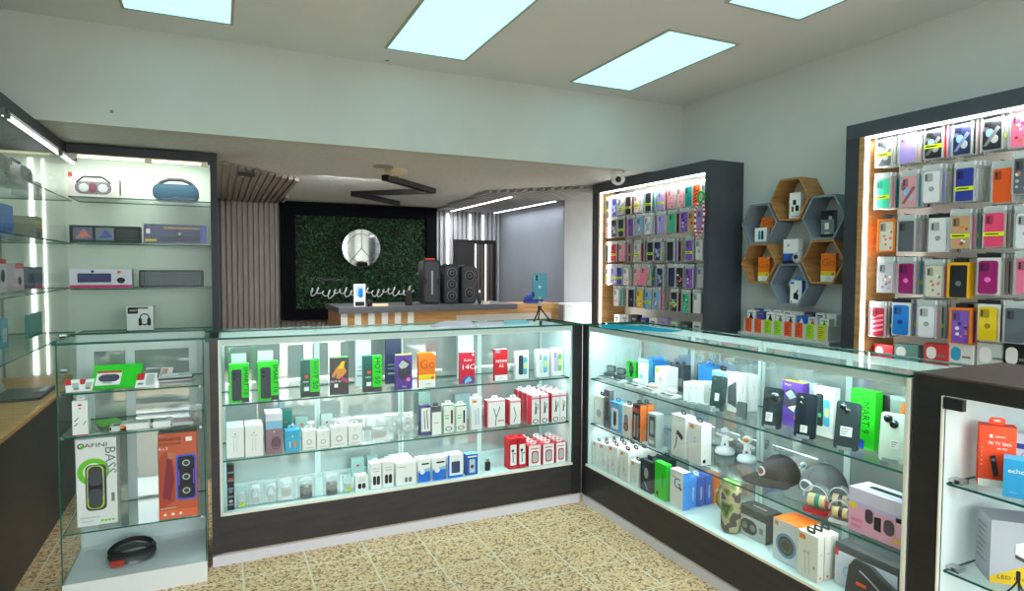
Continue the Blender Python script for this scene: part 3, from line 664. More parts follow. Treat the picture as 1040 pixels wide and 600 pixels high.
lamp('rack_light', (3.03, 1.6, 2.05), 1.2, .02, 5.5, (1, .98, .92), (.6, 0, -1))
lamp('rack_light', (3.03, 2.13, 1.5), .02, 1.0, 2.5, (1, .98, .92), (.3, -1, 0))

# ------------------------------------------------------------------ hexagon shelves
HR = .1465
def hexa(cy, cz, m, label):
    t = thing('hexagon_shelf', label, 'wall shelf', (XR, cy, cz), group=None)
    mb = MB(); o_ = [(HR*math.cos(PI/3*i), HR*math.sin(PI/3*i)) for i in range(6)]; ri = HR-.013; n_ = [(ri*math.cos(PI/3*i), ri*math.sin(PI/3*i)) for i in range(6)]
    xf_, xb_ = -.15, -.002
    for i in range(6):
        j = (i+1) % 6; p, q, r_, s_ = o_[i], o_[j], n_[j], n_[i]
        vs = [(xf_, p[0], p[1]), (xf_, q[0], q[1]), (xf_, r_[0], r_[1]), (xf_, s_[0], s_[1]), (xb_, p[0], p[1]), (xb_, q[0], q[1]), (xb_, r_[0], r_[1]), (xb_, s_[0], s_[1])]
        mb.add(vs, [(0, 1, 2, 3), (7, 6, 5, 4), (0, 4, 5, 1), (2, 6, 7, 3)], m)
    mb.build('hexagon_ring', t)
    return cz-HR*math.cos(PI/6)+.0125
HG = noisy('blue_grey_lacquer', (128, 140, 152), (138, 150, 162), 4, .5)
HB = {}
for k, (cy, cz, m, lab) in dict(h1=(2.764, 1.823, WOOD, 'oak hexagon shelf topmost in the wall cluster'), h2=(2.998, 1.690, HG, 'grey hexagon shelf beside the far rack, holding an orange box'),
        h3=(2.524, 1.697, HG, 'grey hexagon shelf holding a carded black phone holder, beside the near rack'), h4=(2.996, 1.434, WOOD, 'lower oak hexagon shelf beside the far rack, under a grey one'),
        h5=(2.522, 1.441, WOOD, 'lower oak hexagon shelf beside the near rack, under a grey one'), h6=(2.752, 1.304, HG, 'grey hexagon shelf lowest in the wall cluster')).items():
    HB[k] = (cy, hexa(cy, cz, m, lab))
HB['h0'] = (2.76, 1.823-HR*math.sqrt(3)/2*2-.0+.0)
ws = thing('wall_shelf', 'white wall shelf with small bins below the hexagon shelves', 'wall shelf', (3.2, 2.77, 1.0))
MB().box(3.11, 2.43, .972, 3.298, 3.115, .988, OFFW).build('shelf_board', ws, world=True)
MB().box(3.12, 2.44, .90, 3.298, 2.46, .972, OFFW).build('bracket', ws, world=True)
bn = thing('bin_tray', 'long white tray of small bins standing on the wall shelf', 'tray', (3.2, 2.77, .988))
MB().box(3.13, 2.455, .9885, 3.28, 3.085, .994, OFFW).build('tray_floor', bn, world=True)
MB().box(3.13, 2.455, .994, 3.135, 3.085, 1.075, OFFW).build('tray_front', bn, world=True)
MB().box(3.275, 2.455, .994, 3.28, 3.085, 1.09, OFFW).build('tray_back', bn, world=True)
for i in range(9):
    y = 2.455+i*.0782; MB().box(3.135, y, .994, 3.275, y+.004, 1.07, OFFW).build('divider', bn, world=True)
# ------------------------------------------------------------------ goods: placing helpers
EPS = .0008
def py_(px0, px1, ptop, pbot, z, lo=3.215, hi=3.50):
    cx = (px0+px1)/2; y = min(max(at(cx, pbot, 'z', z).y, lo), hi)
    a, b = at(px0, pbot, 'y', y), at(px1, pbot, 'y', y); k = depth((a+b)/2)/F
    return Vector(((a.x+b.x)/2, y, z+EPS)), b.x-a.x, (pbot-ptop)*k
def px_(px0, px1, ptop, pbot, z, lo=1.985, hi=2.28):
    cx = (px0+px1)/2; x = min(max(at(cx, pbot, 'z', z).x, lo), hi)
    a, b = at(px0, pbot, 'x', x), at(px1, pbot, 'x', x); k = depth((a+b)/2)/F
    return Vector((x, (a.y+b.y)/2, z+EPS)), a.y-b.y, (pbot-ptop)*k
RX = -PI/2
def boxY(name, label, px, z, d, m, deco=(), cat='box', shrink=.97, lo=3.215, hi=3.5, **kw):
    L, w, h = py_(*px, z, lo, hi); return carton(name, label, cat, L, 0, w*shrink, d, h, m, deco, **kw)
def boxX(name, label, px, z, d, m, deco=(), cat='box', shrink=.97, lo=1.985, hi=2.28, turn=0, **kw):
    L, w, h = px_(*px, z, lo, hi); return carton(name, label, cat, L, RX+turn, w*shrink, d, h, m, deco, **kw)
def behind(o, n, step, axis, labels):
    d = Vector((0, 1, 0)) if axis == 'y' else Vector((1, 0, 0)); r = []
    for i in range(1, n): r.append(clone(o, Vector(o.location)+d*step*i, labels[i-1] if isinstance(labels, list) else labels))
    return r
GP = 'phone cartons on the top shelf of the counter'
PHONEPIC = lambda u0, v0, u1, v1, c: [('F', 'rr', u0, v0, u1, v1, .12, c), ('F', 'e', u0+.12, v1-.08, .055, 1, DGREY), ('F', 'e', u0+.12, v1-.16, .055, 1, DGREY)]

# ---- back counter, top shelf: phone cartons
for (a, b), lab in (((233, 253.6), 'bright green phone carton with a dark phone picture, at the end by the showcase'), ((262, 283.5), 'bright green phone carton with a dark phone picture, second from the showcase end')):
    boxY('phone_carton', lab, (a, b, 369.5, 409), ST, .035, NEONG, [('F', 'rr', .12, .05, .62, .86, .1, mat((52, 56, 72), .35)), ('F', 'e', .26, .74, .075, 1, BLACK), ('F', 'e', .26, .62, .075, 1, BLACK), ('F', 'r', .62, 0, 1, .12, DGREY), ('F', 't', 'SMART 10', .84, .56, .15, INK, -90, .72)], group=None, top=mat((70, 220, 60)))
HOTG = mat((24, 92, 84), .4)
for (a, b, tp, bt), lab in (((305.6, 325, 366, 404), 'teal phone carton with bright green side band, beside the green cartons'), ((369, 388, 361, 398), 'teal phone carton with green band, right before the purple carton')):
    boxY('phone_carton', lab, (a, b, tp, bt), ST, .035, HOTG, [('F', 'r', .50, .13, 1, 1, NEONG), ('F', 'r', 0, 0, 1, .13, DGREY), ('F', 't', 'HOT 50', .76, .58, .20, INK, -90, .72), ('F', 'r', .16, .17, .42, .28, PAPER), ('F', 'r', .1, .4, .4, .43, LGREY), ('F', 'e', .3, .55, .1, 1, mat((220, 90, 40)))])
boxY('phone_carton', 'dark phone carton with a bright yellow and pink action picture', (335.6, 354.4, 363, 401), ST, .035, mat((66, 60, 62), .45), [('F', 'r', 0, 0, 1, .13, DGREY), ('F', 'p', [(.05, .5), (.3, .72), (.62, .84), (.9, .62), (.7, .5), (.45, .42)], mat((226, 150, 60))), ('F', 'p', [(.4, .7), (.6, .88), (.8, .9), (.72, .7)], YELLOW), ('F', 'p', [(.55, .5), (.9, .42), (.95, .3), (.6, .38)], mat((196, 70, 130))), ('F', 'p', [(.2, .5), (.35, .58), (.3, .42)], PURP), ('F', 'r', .2, .2, .4, .3, PAPER), ('F', 't', 'HOT 50', .28, .36, .08, PAPER)], top=NEONG)
boxY('phone_carton', 'purple phone carton with a black and white figure picture', (402, 419, 360, 395.5), ST, .03, PURP, [('F', 'p', [(.1, .4), (.2, .75), (.5, .9), (.85, .78), (.9, .45), (.6, .3), (.3, .32)], mat((60, 56, 70))), ('F', 'p', [(.15, .7), (.4, .84), (.8, .72), (.6, .62), (.3, .6)], LGREY), ('F', 'e', .75, .28, .12, 1, PINK), ('F', 'r', .1, .03, .9, .12, mat((80, 50, 150))), ('F', 't', 'POVA', .5, .08, .05, PAPER)], top=YELLOW)
GODECO = [('F', 'r', 0, 0, 1, .22, PAPER), ('F', 'r', 0, .22, 1, .37, YELLOW), ('F', 't', 'Go', .5, .66, .38, mat((186, 84, 20)), 0, .84), ('F', 'e', .82, .27, .10, 1, mat((226, 120, 60))), ('F', 't', 'SPARK', .55, .1, .06, GREY), ('F', 'p', [(.8, 1), (1, .9), (1, 1)], PAPER)]
boxY('phone_carton', 'orange phone carton with looping outlined letters and white foot, on the counter shelf', (425, 442.5, 358, 393.4), ST, .03, ORANGE, GODECO)
boxY('phone_carton', 'red phone carton with large white numerals and a blue picture', (467.5, 482.5, 357.5, 390), ST, .03, CRIM, [('F', 't', '14C', .52, .53, .22, PAPER, 0, .84), ('F', 't', 'Redmi', .5, .75, .1, PAPER), ('F', 'p', [(.06, .02), (.08, .16), (.5, .26), (.94, .22), (.94, .02)], mat((70, 90, 160))), ('F', 'p', [(.3, .02), (.3, .12), (.6, .24), (.8, .1)], SKY), ('F', 'r', .82, .88, .92, .95, PAPER)], top=PAPER)
boxY('phone_carton', 'red phone carton with plain white foot, the narrow one', (502.5, 515.5, 354.7, 386.5), ST, .03, RED, [('F', 'r', 0, 0, 1, .18, PAPER), ('F', 't', 'REDMI', .5, .62, .13, PAPER, 0, .86), ('F', 't', 'A5', .5, .47, .14, PAPER), ('F', 'r', .05, .88, .4, .98, GREY), ('F', 't', 'REDMI', .5, .09, .05, GREY)], top=PAPER)
for (a, b, tp, bt), c1, c2, lab in (((523.6, 537, 356.5, 385), mat((56, 64, 76)), mat((80, 170, 196)), 'white phone carton showing a dark and teal phone, third from the counter end post'), ((544.5, 557.5, 355, 383), mat((200, 220, 214)), mat((110, 180, 210)), 'white phone carton showing a pale phone, second from the counter end post'), ((559.5, 572, 353, 381.4), mat((200, 186, 224)), mat((110, 190, 100)), 'white phone carton showing a lilac phone, next to the counter end post')):
    boxY('phone_carton', lab, (a, b, tp, bt), ST, .03, WHITE, [('F', 'rr', .22, .16, .58, .86, .12, c1), ('F', 'rr', .56, .16, .88, .78, .12, c2), ('F', 'e', .32, .77, .06, 1, INK), ('F', 'e', .32, .68, .06, 1, INK), ('F', 'rr', .6, .36, .84, .6, .2, mat((214, 230, 150))), ('F', 'r', .2, .92, .8, .94, LGREY)])
# cartons added in place of mirrored carton backs behind the top shelf
for px, tp, c, lab in ((243, 352, LGREY, 'grey carton added as a mirror image behind the end green carton'), (270, 351, LGREY, 'grey carton added as a mirror image behind the second green carton'), (369, 346, LGREY, 'grey carton added as a mirror image, before the teal carton'), (400, 346, NAVY, 'dark carton added as a mirror image beside the purple carton'), (473, 344, LGREY, 'grey carton added as a mirror image behind the red numeral carton')):
    boxY('phone_carton', lab, (px-8, px+8, tp, 394), ST, .025, c, [('F', 'r', .1, .2, .9, .24, GREY), ('F', 'r', .1, .32, .7, .34, GREY), ('F', 'r', .1, .4, .7, .42, GREY)], lo=3.40, hi=3.42, top=GREEN)

# ---- back counter, middle shelf
def loopcable(u, v, r, m=GREY): return [('F', 'ring', u, v, r, 1, .25, m)]
for (a, b), lab in (((230, 248.4), 'tall white earphone carton at the end of the middle shelf by the showcase'), ((249, 267.6), 'tall white earphone carton, second on the middle shelf')):
    boxY('earphone_box', lab, (a, b, 434, 465), SM, .14, PAPER, [('F', 'e', .5, .78, .04, 1, INK), ('F', 'line', [(.4, .62), (.42, .2)], .025, LGREY), ('F', 'line', [(.6, .62), (.58, .2)], .025, LGREY), ('F', 't', 'EarPods', .5, .7, .06, GREY), ('T', 'r', .1, .1, .9, .9, mat((232, 240, 240)))])
boxY('earphone_box', 'mauve box with a sky blue upper band on the middle shelf', (270, 287.4, 420, 461.5), SM, .12, mat((150, 116, 128)), [('F', 'r', 0, .62, 1, .82, SKY), ('F', 'r', 0, .82, 1, 1, mat((226, 226, 236))), ('F', 'e', .62, .3, .3, 1.2, mat((110, 80, 92))), ('F', 'ring', .6, .25, .28, 1.3, .12, mat((80, 56, 70))), ('F', 'e', .5, .55, .04, 1, PAPER)], top=mat((200, 214, 222)))
boxY('charger_box', 'small sky blue carton on the middle shelf', (289.4, 305, 437, 458.5), SM, .06, CYAN, [('F', 'e', .5, .72, .05, 1, PAPER), ('F', 'rr', .56, .2, .74, .5, .2, ORANGE), ('F', 'r', .3, .2, .36, .5, PAPER)], tab=SKY)
cab = lambda m=INK: [('F', 'e', .5, .80, .03, 1, m), ('F', 'ring', .5, .4, .2, 1, .3, mat((170, 172, 176))), ('F', 'r', .2, .1, .8, .13, LGREY)]
for (a, b, tp, bt), lab in (((307, 321, 437, 457.5), 'small white cable box, first after the sky blue carton'), ((321.8, 335, 438, 456), 'small white cable box, second after the sky blue carton'), ((336, 353, 434, 454.8), 'wide white charger box, third after the sky blue carton'), ((353.8, 368, 433, 453), 'white charger box, fourth after the sky blue carton')):
    boxY('charger_box', lab, (a, b, tp, bt), SM, .05, PAPER, cab(), tab=WHITE)
def bagged(label, px, z, kind, lo=3.215, hi=3.5, d=.05, cat='bagged accessory', facing='y'):
    L, w, h = (py_ if facing == 'y' else px_)(*px, z, lo, hi) if True else None
    t = thing('bagged_accessory', label, cat, L, (0, 0, 0 if facing == 'y' else RX))
    m = MB(); R = random.Random(int(px[0])); n = 6; vs = []; fs = []
    for s in (0, 1):
        for i in range(n):
            for j in range(n):
                u, v = i/(n-1), j/(n-1); bulge = math.sin(PI*u)*math.sin(PI*min(v*1.2, 1))*d*.5
                vs.append((-w/2+w*u+R.uniform(-.02, .02)*w, d*.5+(-1 if s == 0 else 1)*bulge+R.uniform(-.1, .1)*d*.5, h*v*(1-R.uniform(0, .04))))
        b = s*n*n
        fs += [(b+i*n+j, b+(i+1)*n+j, b+(i+1)*n+j+1, b+i*n+j+1) for i in range(n-1) for j in range(n-1)]
    m.add(vs, fs, BAGM, True); m.build('clear_bag', t)
    c = MB(); y = d*.5
    if kind == 'coil':
        r = min(w, h)*.3
        for q in range(3): c.tube([(math.cos(a)*(r-q*.003), y-.004+q*.004, h*.45+math.sin(a)*(r-q*.003)) for a in [2*PI*i/20 for i in range(20)]], .003, WHITE, 6, True)
        c.build('coiled_cable', t)
    elif kind == 'plug':
        c.rbox(-w*.25, h*.05, w*.25, h*.5, y-.012, y+.012, .004, WHITE); c.build('charger_plug', t)
        MB().box(-w*.2, y-.0135, h*.15, w*.2, y-.0125, h*.4, mat((216, 220, 214))).build('printed_label', t)
    elif kind == 'grey':
        c.rbox(-w*.3, h*.02, w*.3, h*.55, y-.014, y+.014, .004, mat((118, 112, 108))); c.build('charger_plug', t)
        MB().box(-w*.3, y-.0155, h*.1, w*.3, y-.0145, h*.28, mat((92, 86, 84))).build('printed_label', t)
    elif kind == 'cable':
        c.tube([(w*.25*math.cos(a)*(1-.2*(a > PI)), y, h*.45+h*.35*math.sin(a)) for a in [2*PI*i/16 for i in range(15)]], .003, WHITE, 6); c.build('cable', t)
        MB().rbox(-w*.12, h*.05, w*.2, h*.35, y-.008, y+.008, .003, OFFW).build('charger_plug', t)
    elif kind == 'green':
        c.rbox(-w*.3, h*.04, w*.3, h*.5, y-.01, y+.01, .004, OFFW); c.build('charger_plug', t)
        MB().box(-w*.12, y-.0125, h*.06, w*.34, y-.0115, h*.32, LIME).build('price_sticker', t)
    return t
bagged('bagged white cable with clear lid, upright on the middle shelf of the long counter', (371, 402, 424, 451), SM, 'plug')
bagged('coiled white cable in a clear bag in the middle of the shelf', (392, 411, 425, 448), SM, 'coil', 3.30, 3.34)
bagged('coiled white cable in a clear bag, before the purple cable box', (407, 424, 421, 444), SM, 'coil')
boxY('cable_box', 'purple cable box with white window showing two leads', (426.4, 437.5, 411.5, 442), SM, .03, mat((86, 80, 140)), [('F', 'r', .12, .12, 1, .92, PAPER), ('F', 'line', [(.4, .8), (.46, .2)], .07, INK), ('F', 'line', [(.62, .84), (.74, .22)], .07, INK), ('F', 'r', .0, .92, 1, 1, mat((70, 66, 110)))])
boxY('cable_box', 'slim box with charcoal top and blank white front', (438.6, 448.4, 412.5, 441.5), SM, .04, mat((96, 96, 104)), [('F', 'r', 0, 0, 1, .8, PAPER), ('F', 'r', .2, .4, .7, .44, LGREY)], tab=DGREY)
for (a, b, tp, bt), lab in (((450, 461.5, 410.5, 439.4), 'white and green headset box with a cable picture, the wider one'), ((462.8, 473.8, 411, 438), 'white and green headset box with a cable picture, the slimmer one')):
    boxY('cable_box', lab, (a, b, tp, bt), SM, .035, PAPER, [('F', 'r', 0, 0, .05, 1, GREEN), ('F', 'r', 0, .95, 1, 1, GREEN), ('F', 'rr', .7, .3, .86, .8, .3, INK), ('F', 'ring', .5, .14, .3, .6, .25, INK), ('F', 'r', .15, .6, .5, .63, GREEN), ('F', 'r', .15, .5, .5, .53, GREEN)], tab=WHITE)
boxY('cable_box', 'tall white box with orange corner and two pale leads', (478.6, 489.4, 403.5, 436), SM, .03, PAPER, [('F', 'r', .1, .84, .5, .91, ORANGE), ('F', 'line', [(.38, .62), (.42, .15)], .09, SKY), ('F', 'line', [(.66, .66), (.7, .15)], .09, SKY)], tab=WHITE)
boxY('cable_box', 'wide pink edged box with a forked cable picture', (494.6, 513, 406, 433.5), SM, .05, PAPER, [('F', 'r', 0, 0, .06, 1, PINK), ('F', 'r', 0, .92, 1, 1, mat((240, 180, 200))), ('F', 'line', [(.5, .35), (.36, .7)], .04, INK), ('F', 'line', [(.5, .35), (.72, .75)], .04, INK), ('F', 'line', [(.5, .35), (.46, .05)], .04, INK), ('F', 'r', .6, .2, .95, .24, CRIM)], tab=WHITE, side=CRIM)
CB = [('F', 'r', 0, .86, 1, .92, PINK), ('F', 'r', 0, 0, .05, 1, CRIM), ('F', 'line', [(.5, .75), (.5, .5), (.42, .35)], .1, INK), ('F', 'line', [(.55, .6), (.6, .35)], .1, INK), ('F', 'ring', .5, .1, .34, .7, .3, INK), ('F', 'r', .65, .5, .85, .7, LGREY)]
boxY('cable_box', 'crimson sided cable box with forked lead picture, next to the wide pink edged box', (517, 528.8, 405.5, 431), SM, .06, PAPER, [('F', 'r', 0, 0, .08, 1, CRIM), ('F', 'line', [(.4, .7), (.6, .35), (.4, .1)], .06, INK), ('F', 'r', 0, .88, 1, .94, PINK)], tab=WHITE, side=CRIM)
ow = ['second', 'third', 'fourth']
for (a, b, tp, bt), which in (((539.6, 548, 399, 428.5), 'first column'), ((548.6, 557.2, 398, 427.5), 'second column'), ((560, 568.6, 397, 426.5), 'third column'), ((568.6, 575, 396, 425.5), 'last column')):
    o = boxY('cable_box', 'crimson sided white cable box at the front, %s by the counter end post' % which, (a, b, tp, bt), SM, .05, PAPER, CB, side=CRIM, top=mat((242, 200, 206)), tab=WHITE, hi=3.216)
    behind(o, 4, .062, 'y', ['crimson sided white cable box, %s from the front, %s by the counter end post' % (k, which) for k in ow])

# ---- back counter, bottom
m_ = [('F', 'r', .1, .1+.18*i, .9, .14+.18*i, GREY) for i in range(5)]
boxY('cable_box', 'upright black patterned strip box in the bottom corner by the showcase', (231, 238.5, 475, 521), SB, .04, SOFTBLK, m_+[('F', 'r', .2, .66, .8, .72, mat((200, 60, 60))), ('F', 'e', .5, .42, .3, .7, GREY), ('F', 'e', .5, .2, .3, .7, LGREY)])
for px, k, lab in (((240, 251, 502, 518.5), 'green', 'little bagged plug with a lime price sticker in the bottom corner'), ((252, 268, 493, 515.5), 'cable', 'bagged white cable and plug, second on the bottom level'), ((268, 283, 491, 513), 'cable', 'loose bagged cable bundle, third on the bottom level'),
                   ((281, 301.5, 483, 511), 'plug', 'bagged white plug box, fourth on the bottom level'), ((302, 321, 485, 508.5), 'grey', 'bagged grey brown adapter, the first of two'), ((328.5, 346.5, 482, 504.5), 'grey', 'bagged grey brown adapter, the second of two'), ((348.5, 359, 485, 502.5), 'green', 'little bagged plug with a lime price sticker before the white camera boxes')):
    bagged(lab, px, SB, k)
CAMD = [('F', 'rr', .2, .15, .5, .5, .15, INK), ('F', 'rr', .55, .15, .85, .5, .15, INK), ('F', 't', 'Camera', .5, .78, .09, GREY), ('F', 'r', .25, .66, .8, .69, LGREY)]
boxY('camera_box', 'small white box with two black squares, lowest of the counter front', (361, 373.4, 484.5, 500.5), SB, .05, PAPER, CAMD)
boxY('camera_box', 'white box with black squares, first of the taller pair', (376.5, 387.8, 472, 498.5), SB, .06, PAPER, CAMD, tab=WHITE)
boxY('camera_box', 'white box with black squares, second of the taller pair', (388.4, 400, 470, 496.5), SB, .06, PAPER, CAMD, tab=WHITE)
boxY('camera_box', 'long low white box with small dark squares beside the blue cartons', (402, 423, 471, 493.5), SB, .18, PAPER, [('F', 'rr', .42, .1, .58, .34, .1, GREY), ('F', 'rr', .62, .1, .78, .34, .1, GREY), ('F', 'r', .1, .8, .5, .84, LGREY)])
BW = [('F', 'r', 0, 0, 1, .45, BLUE), ('F', 'p', [(0, .45), (1, .45), (1, .62), (0, .5)], SKY), ('F', 'r', .3, .75, .9, .82, INK), ('F', 'e', .35, .45, .2, 1, PAPER)]
boxY('adapter_box', 'blue and white carton, first of the blue pair on the bottom level', (424.4, 437.2, 467.5, 491), SB, .07, PAPER, BW, top=PAPER)
boxY('adapter_box', 'blue and white carton, second of the blue pair on the bottom level', (439, 453, 465.5, 488.5), SB, .07, PAPER, BW, top=PAPER)
boxY('adapter_box', 'white carton with a navy square picture beside the blue pair', (454.4, 470.4, 462.5, 486), SB, .07, PAPER, [('F', 'r', 0, 0, 1, .1, BLUE), ('F', 'rr', .25, .2, .8, .7, .06, mat((60, 70, 110))), ('F', 'r', 0, .1, .12, 1, BLUE)])
boxY('adapter_box', 'slim blue carton with a brown picture, before the black pen like stick', (473.6, 485.4, 461, 482), SB, .05, mat((46, 90, 170)), [('F', 'r', .25, .1, .75, .75, mat((190, 210, 230))), ('F', 'e', .5, .4, .16, 1, BROWN), ('F', 'r', .1, .85, .9, .92, PAPER)], top=SKY)
L, w, h = py_(493, 498, 466, 478, SB); o = thing('flash_drive', 'small black flash drive standing alone on the bottom level', 'flash drive', L); MB().rbox(-w/2, 0, w/2, h*.75, 0, .01, .003, SOFTBLK).build('drive_body', o); MB().box(-w*.3, .002, h*.75, w*.3, .008, h, CHROME).build('plug', o)
RD = [('F', 'rr', .15, .12, .9, .8, .1, PAPER), ('F', 'e', .45, .6, .16, 1, INK), ('F', 'line', [(.45, .55), (.5, .2)], .1, INK), ('F', 'e', .7, .5, .1, 1, DGREY)]
boxY('earphone_box', 'red carton with a black earphone picture, first on the bottom level', (517, 525.4, 446, 477), SB, .07, RED, RD, tab=RED)
boxY('earphone_box', 'red carton with a black earphone picture, second on the bottom level', (526, 534.4, 445, 475.5), SB, .07, RED, RD, tab=RED)
RS = [('F', 'r', 0, 0, 1, 1, PAPER), ('F', 'r', 0, 0, .06, 1, CRIM), ('F', 'r', .94, 0, 1, 1, CRIM), ('F', 'rr', .25, .12, .78, .72, .15, CRIM), ('F', 'rr', .32, .18, .71, .66, .12, LGREY), ('F', 'r', .2, .82, .8, .86, CRIM)]
for (a, b, tp, bt), lab in (((536, 550, 451, 472), 'first'), ((550.6, 563.4, 449.5, 470), 'second'), ((564, 575, 448, 468), 'last')):
    o = boxY('adapter_box', 'red and white charger carton at the front, %s column of the block in the corner' % lab, (a, b, tp, bt), SB, .04, CRIM, RS, tab=PAPER, hi=3.216, top=CRIM)
    behind(o, 4, .048, 'y', ['red and white charger carton, %s from the front, %s column of the block' % (k, lab) for k in ow])
# cartons added behind in place of reflections in the mirrored doors
for (a, b, tp, bt), z, c, lab in (((285, 297, 412, 440), SM, TEAL, 'teal carton added as a reflection behind the mauve box on the middle shelf'), ((300, 313, 418, 438), SM, mat((150, 178, 168)), 'grey green carton added as a reflection behind the small cable boxes'), ((326, 338, 416, 436), SM, mat((186, 200, 196)), 'pale carton added as a reflection behind the small cable boxes'),
        ((425, 437, 392, 424), SM, mat((140, 172, 160)), 'grey green carton added as a reflection behind the purple cable box'), ((462, 478, 396, 422), SM, mat((150, 170, 178)), 'blue grey carton added as a reflection behind the white and green boxes'), ((357, 370, 468, 486), SB, mat((160, 190, 186)), 'pale green carton added as a reflection behind the bottom level, first'), ((373, 384, 466, 484), SB, mat((150, 182, 178)), 'pale green carton added as a reflection behind the bottom level, second')):
    boxY('accessory_box', lab, (a, b, tp, bt), z, .03, c, [('F', 'e', .5, .6, .1, 1, mat((220, 40, 60))), ('F', 'r', .2, .2, .8, .24, LGREY)], lo=3.46, hi=3.49)
# ------------------------------------------------------------------ goods of the side counter
def phone(label, px, z, col, cams, sticker, turn=.3, lean=.14, asp=.48, metal=.0, stripe=None):
    L, w, h = px_(*px, z, 2.0, 2.2); w = h*asp
    t = thing('smartphone', label, 'phone', L+Vector((0, 0, .0045)), (-lean, 0, RX+turn))
    body = mat(col, .25, metal); MB().rbox(-w/2, 0, w/2, h, 0, .009, w*.14, body, mat((70, 74, 78), .3, .6)).build('phone_body', t)
    MB().rbox(-w*.47, h*.015, w*.47, h*.985, .0092, .0098, w*.12, BLACK).build('screen', t)
    for u, v, r in cams:
        c = MB().lathe([(0, .004), (r*w*.6, .004), (r*w*.62, .003), (r*w*.95, .003), (r*w, 0)], ((u-.5)*w, 0, v*h), mat((26, 28, 34), .15), 18, 'y')
        c.tube([((u-.5)*w+r*w*math.cos(a), -.002, v*h+r*w*math.sin(a)) for a in [2*PI*i/18 for i in range(18)]], .001, CHROME, 5, True); c.build('camera_lens', t)
    if sticker:
        a, b, c, e = sticker; s = MB().box((a-.5)*w, -.0012, b*h, (c-.5)*w, -.0003, e*h, PAPER)
        for i in range(3): s.box((a-.5+.04)*w, -.0015, (b+(e-b)*(.2+.25*i))*h, (a-.5+(c-a)*(.5+.15*i))*w, -.0012, (b+(e-b)*(.28+.25*i))*h, GREY)
        s.build('info_sticker', t)
    st = MB().box(-w*.3, -.012, -.0005, w*.3, .03, .0015, GLASS).box(-w*.3, -.013, 0, w*.3, -.011, .012, mat((150, 160, 162), .2)).box(-w*.12, .012, 0, w*.12, .0145, h*.5, mat((170, 180, 182), .2)); st.build('display_stand', t)
    return t
# earbud cases on flat white boxes along the front of the top shelf
DEMOS = [((612, 373, 386), 'open dark grey earbud case, first at the far end of the shelf', mat((84, 94, 98), .35), True), ((627, 379, 391), 'open dark grey earbud case, wider one, second at the far end', mat((66, 76, 80), .35), True),
         ((645, 387, 399), 'white earbud case, third from the far end', WHITE, False), ((661, 394, 405), 'cream white earbud case, fourth from the far end', CREAM, False), ((680, 400, 412), 'white earbud case, fifth from the far end', WHITE, False)]
prev = None
for (cx, tp, bt), lab, m, op in DEMOS:
    x = 2.045; y = min(Yw(cx, x, bt), 3.055); 
    bx = thing('earbud_carton', lab.replace('open dark grey earbud case', 'flat white carton under an open earbud case').replace('cream white earbud case', 'flat white carton under a cream earbud case').replace('white earbud case', 'flat white carton under a white earbud case'), 'carton', (x, y, ST+EPS), (0, 0, RX))
    MB().box(-.052, -.035, 0, .052, .035, .012, WHITE).build('carton_base', bx); i_ = MB()
    for sx in (-.045, .004): i_.rbox(sx, -.03, sx+.04, 0, -.014, -.0125, .004, SOFTBLK)
    i_.T = Matrix(); ii = MB().box(-.045, -.030, .0121, -.005, -.006, .0135, SOFTBLK).box(.004, -.030, .0121, .044, -.006, .0135, SOFTBLK); ii.build('black_insert', bx)
    t = thing('earbud_case', lab, 'earbud case', (x+.012, y+.006, ST+EPS+.0122), (0, 0, RX+.25))
    if op:
        MB().rbox(-.03, 0, .03, .022, -.008, .026, .008, m).build('case_base', t); l_ = MB().rbox(-.03, .0225, .03, .062, .019, .031, .01, m); l_.build('open_lid', t)
        MB().rbox(-.022, .03, .022, .055, .0175, .019, .006, mat((130, 140, 142))).build('lid_lining', t); MB().ell((-.012, .008, .025), .007, .007, .008, m).build('earbud', t); MB().ell((.012, .008, .025), .007, .007, .008, m).build('earbud', t)
    else:
        MB().ell((0, .008, .015), .03, .016, .015, m).build('case_base', t); MB().lathe([(.0305, .0), (.0305, .0015), (.0295, .0015)], (0, .008, .0155), LGREY, 20, 'z', 1, .55).build('lid_seam', t)
boxX('watch_box', 'small bright green carton with a black watch picture', (636, 646, 366, 382), ST, .03, NEONG, [('F', 'rr', .3, .2, .75, .8, .2, INK), ('F', 'r', .38, .05, .65, .95, INK)], lo=2.12, hi=2.2)
o = boxX('router_box', 'white and blue carton at the front of the blue stack', (648, 658.4, 360.5, 386), ST, .03, WHITE, [('F', 'r', 0, .86, 1, .96, SKY), ('F', 'r', .2, .5, .8, .53, LGREY), ('F', 'e', .35, .3, .14, 1, SKY)], lo=2.11, hi=2.13, side=CYAN, top=CYAN)
AZ = mat((40, 140, 232))
for i in range(3): carton('router_box', 'azure carton, %s behind the white front one in the blue stack' % ['first', 'second', 'third'][i], 'box', Vector(o.location)+Vector((.036+.036*i, 0, 0)), RX, .07, .034, .128, AZ, [('R', 'r', .2, .2, .8, .3, SKY)], tab=AZ)
o = boxX('earphone_box', 'white carton with a yellow corner sticker before the dark tagged cartons', (665, 677, 368.5, 393), ST, .075, PAPER, [('F', 'r', .04, .76, .3, .97, LIME), ('F', 'r', .2, .3, .7, .33, LGREY), ('F', 'e', .5, .5, .16, 1, LGREY)], lo=2.07, hi=2.09)
for i in range(3): boxX('earphone_box', 'dark hanging carton behind the yellow stickered white carton, %s' % ['first', 'second', 'third'][i], (675+6*i, 682+6*i, 362-i, 385+i), ST, .05, mat((52, 60, 66)), [('F', 'r', .2, .2, .8, .5, GREY)], lo=2.175, hi=2.18, tab=SOFTBLK)
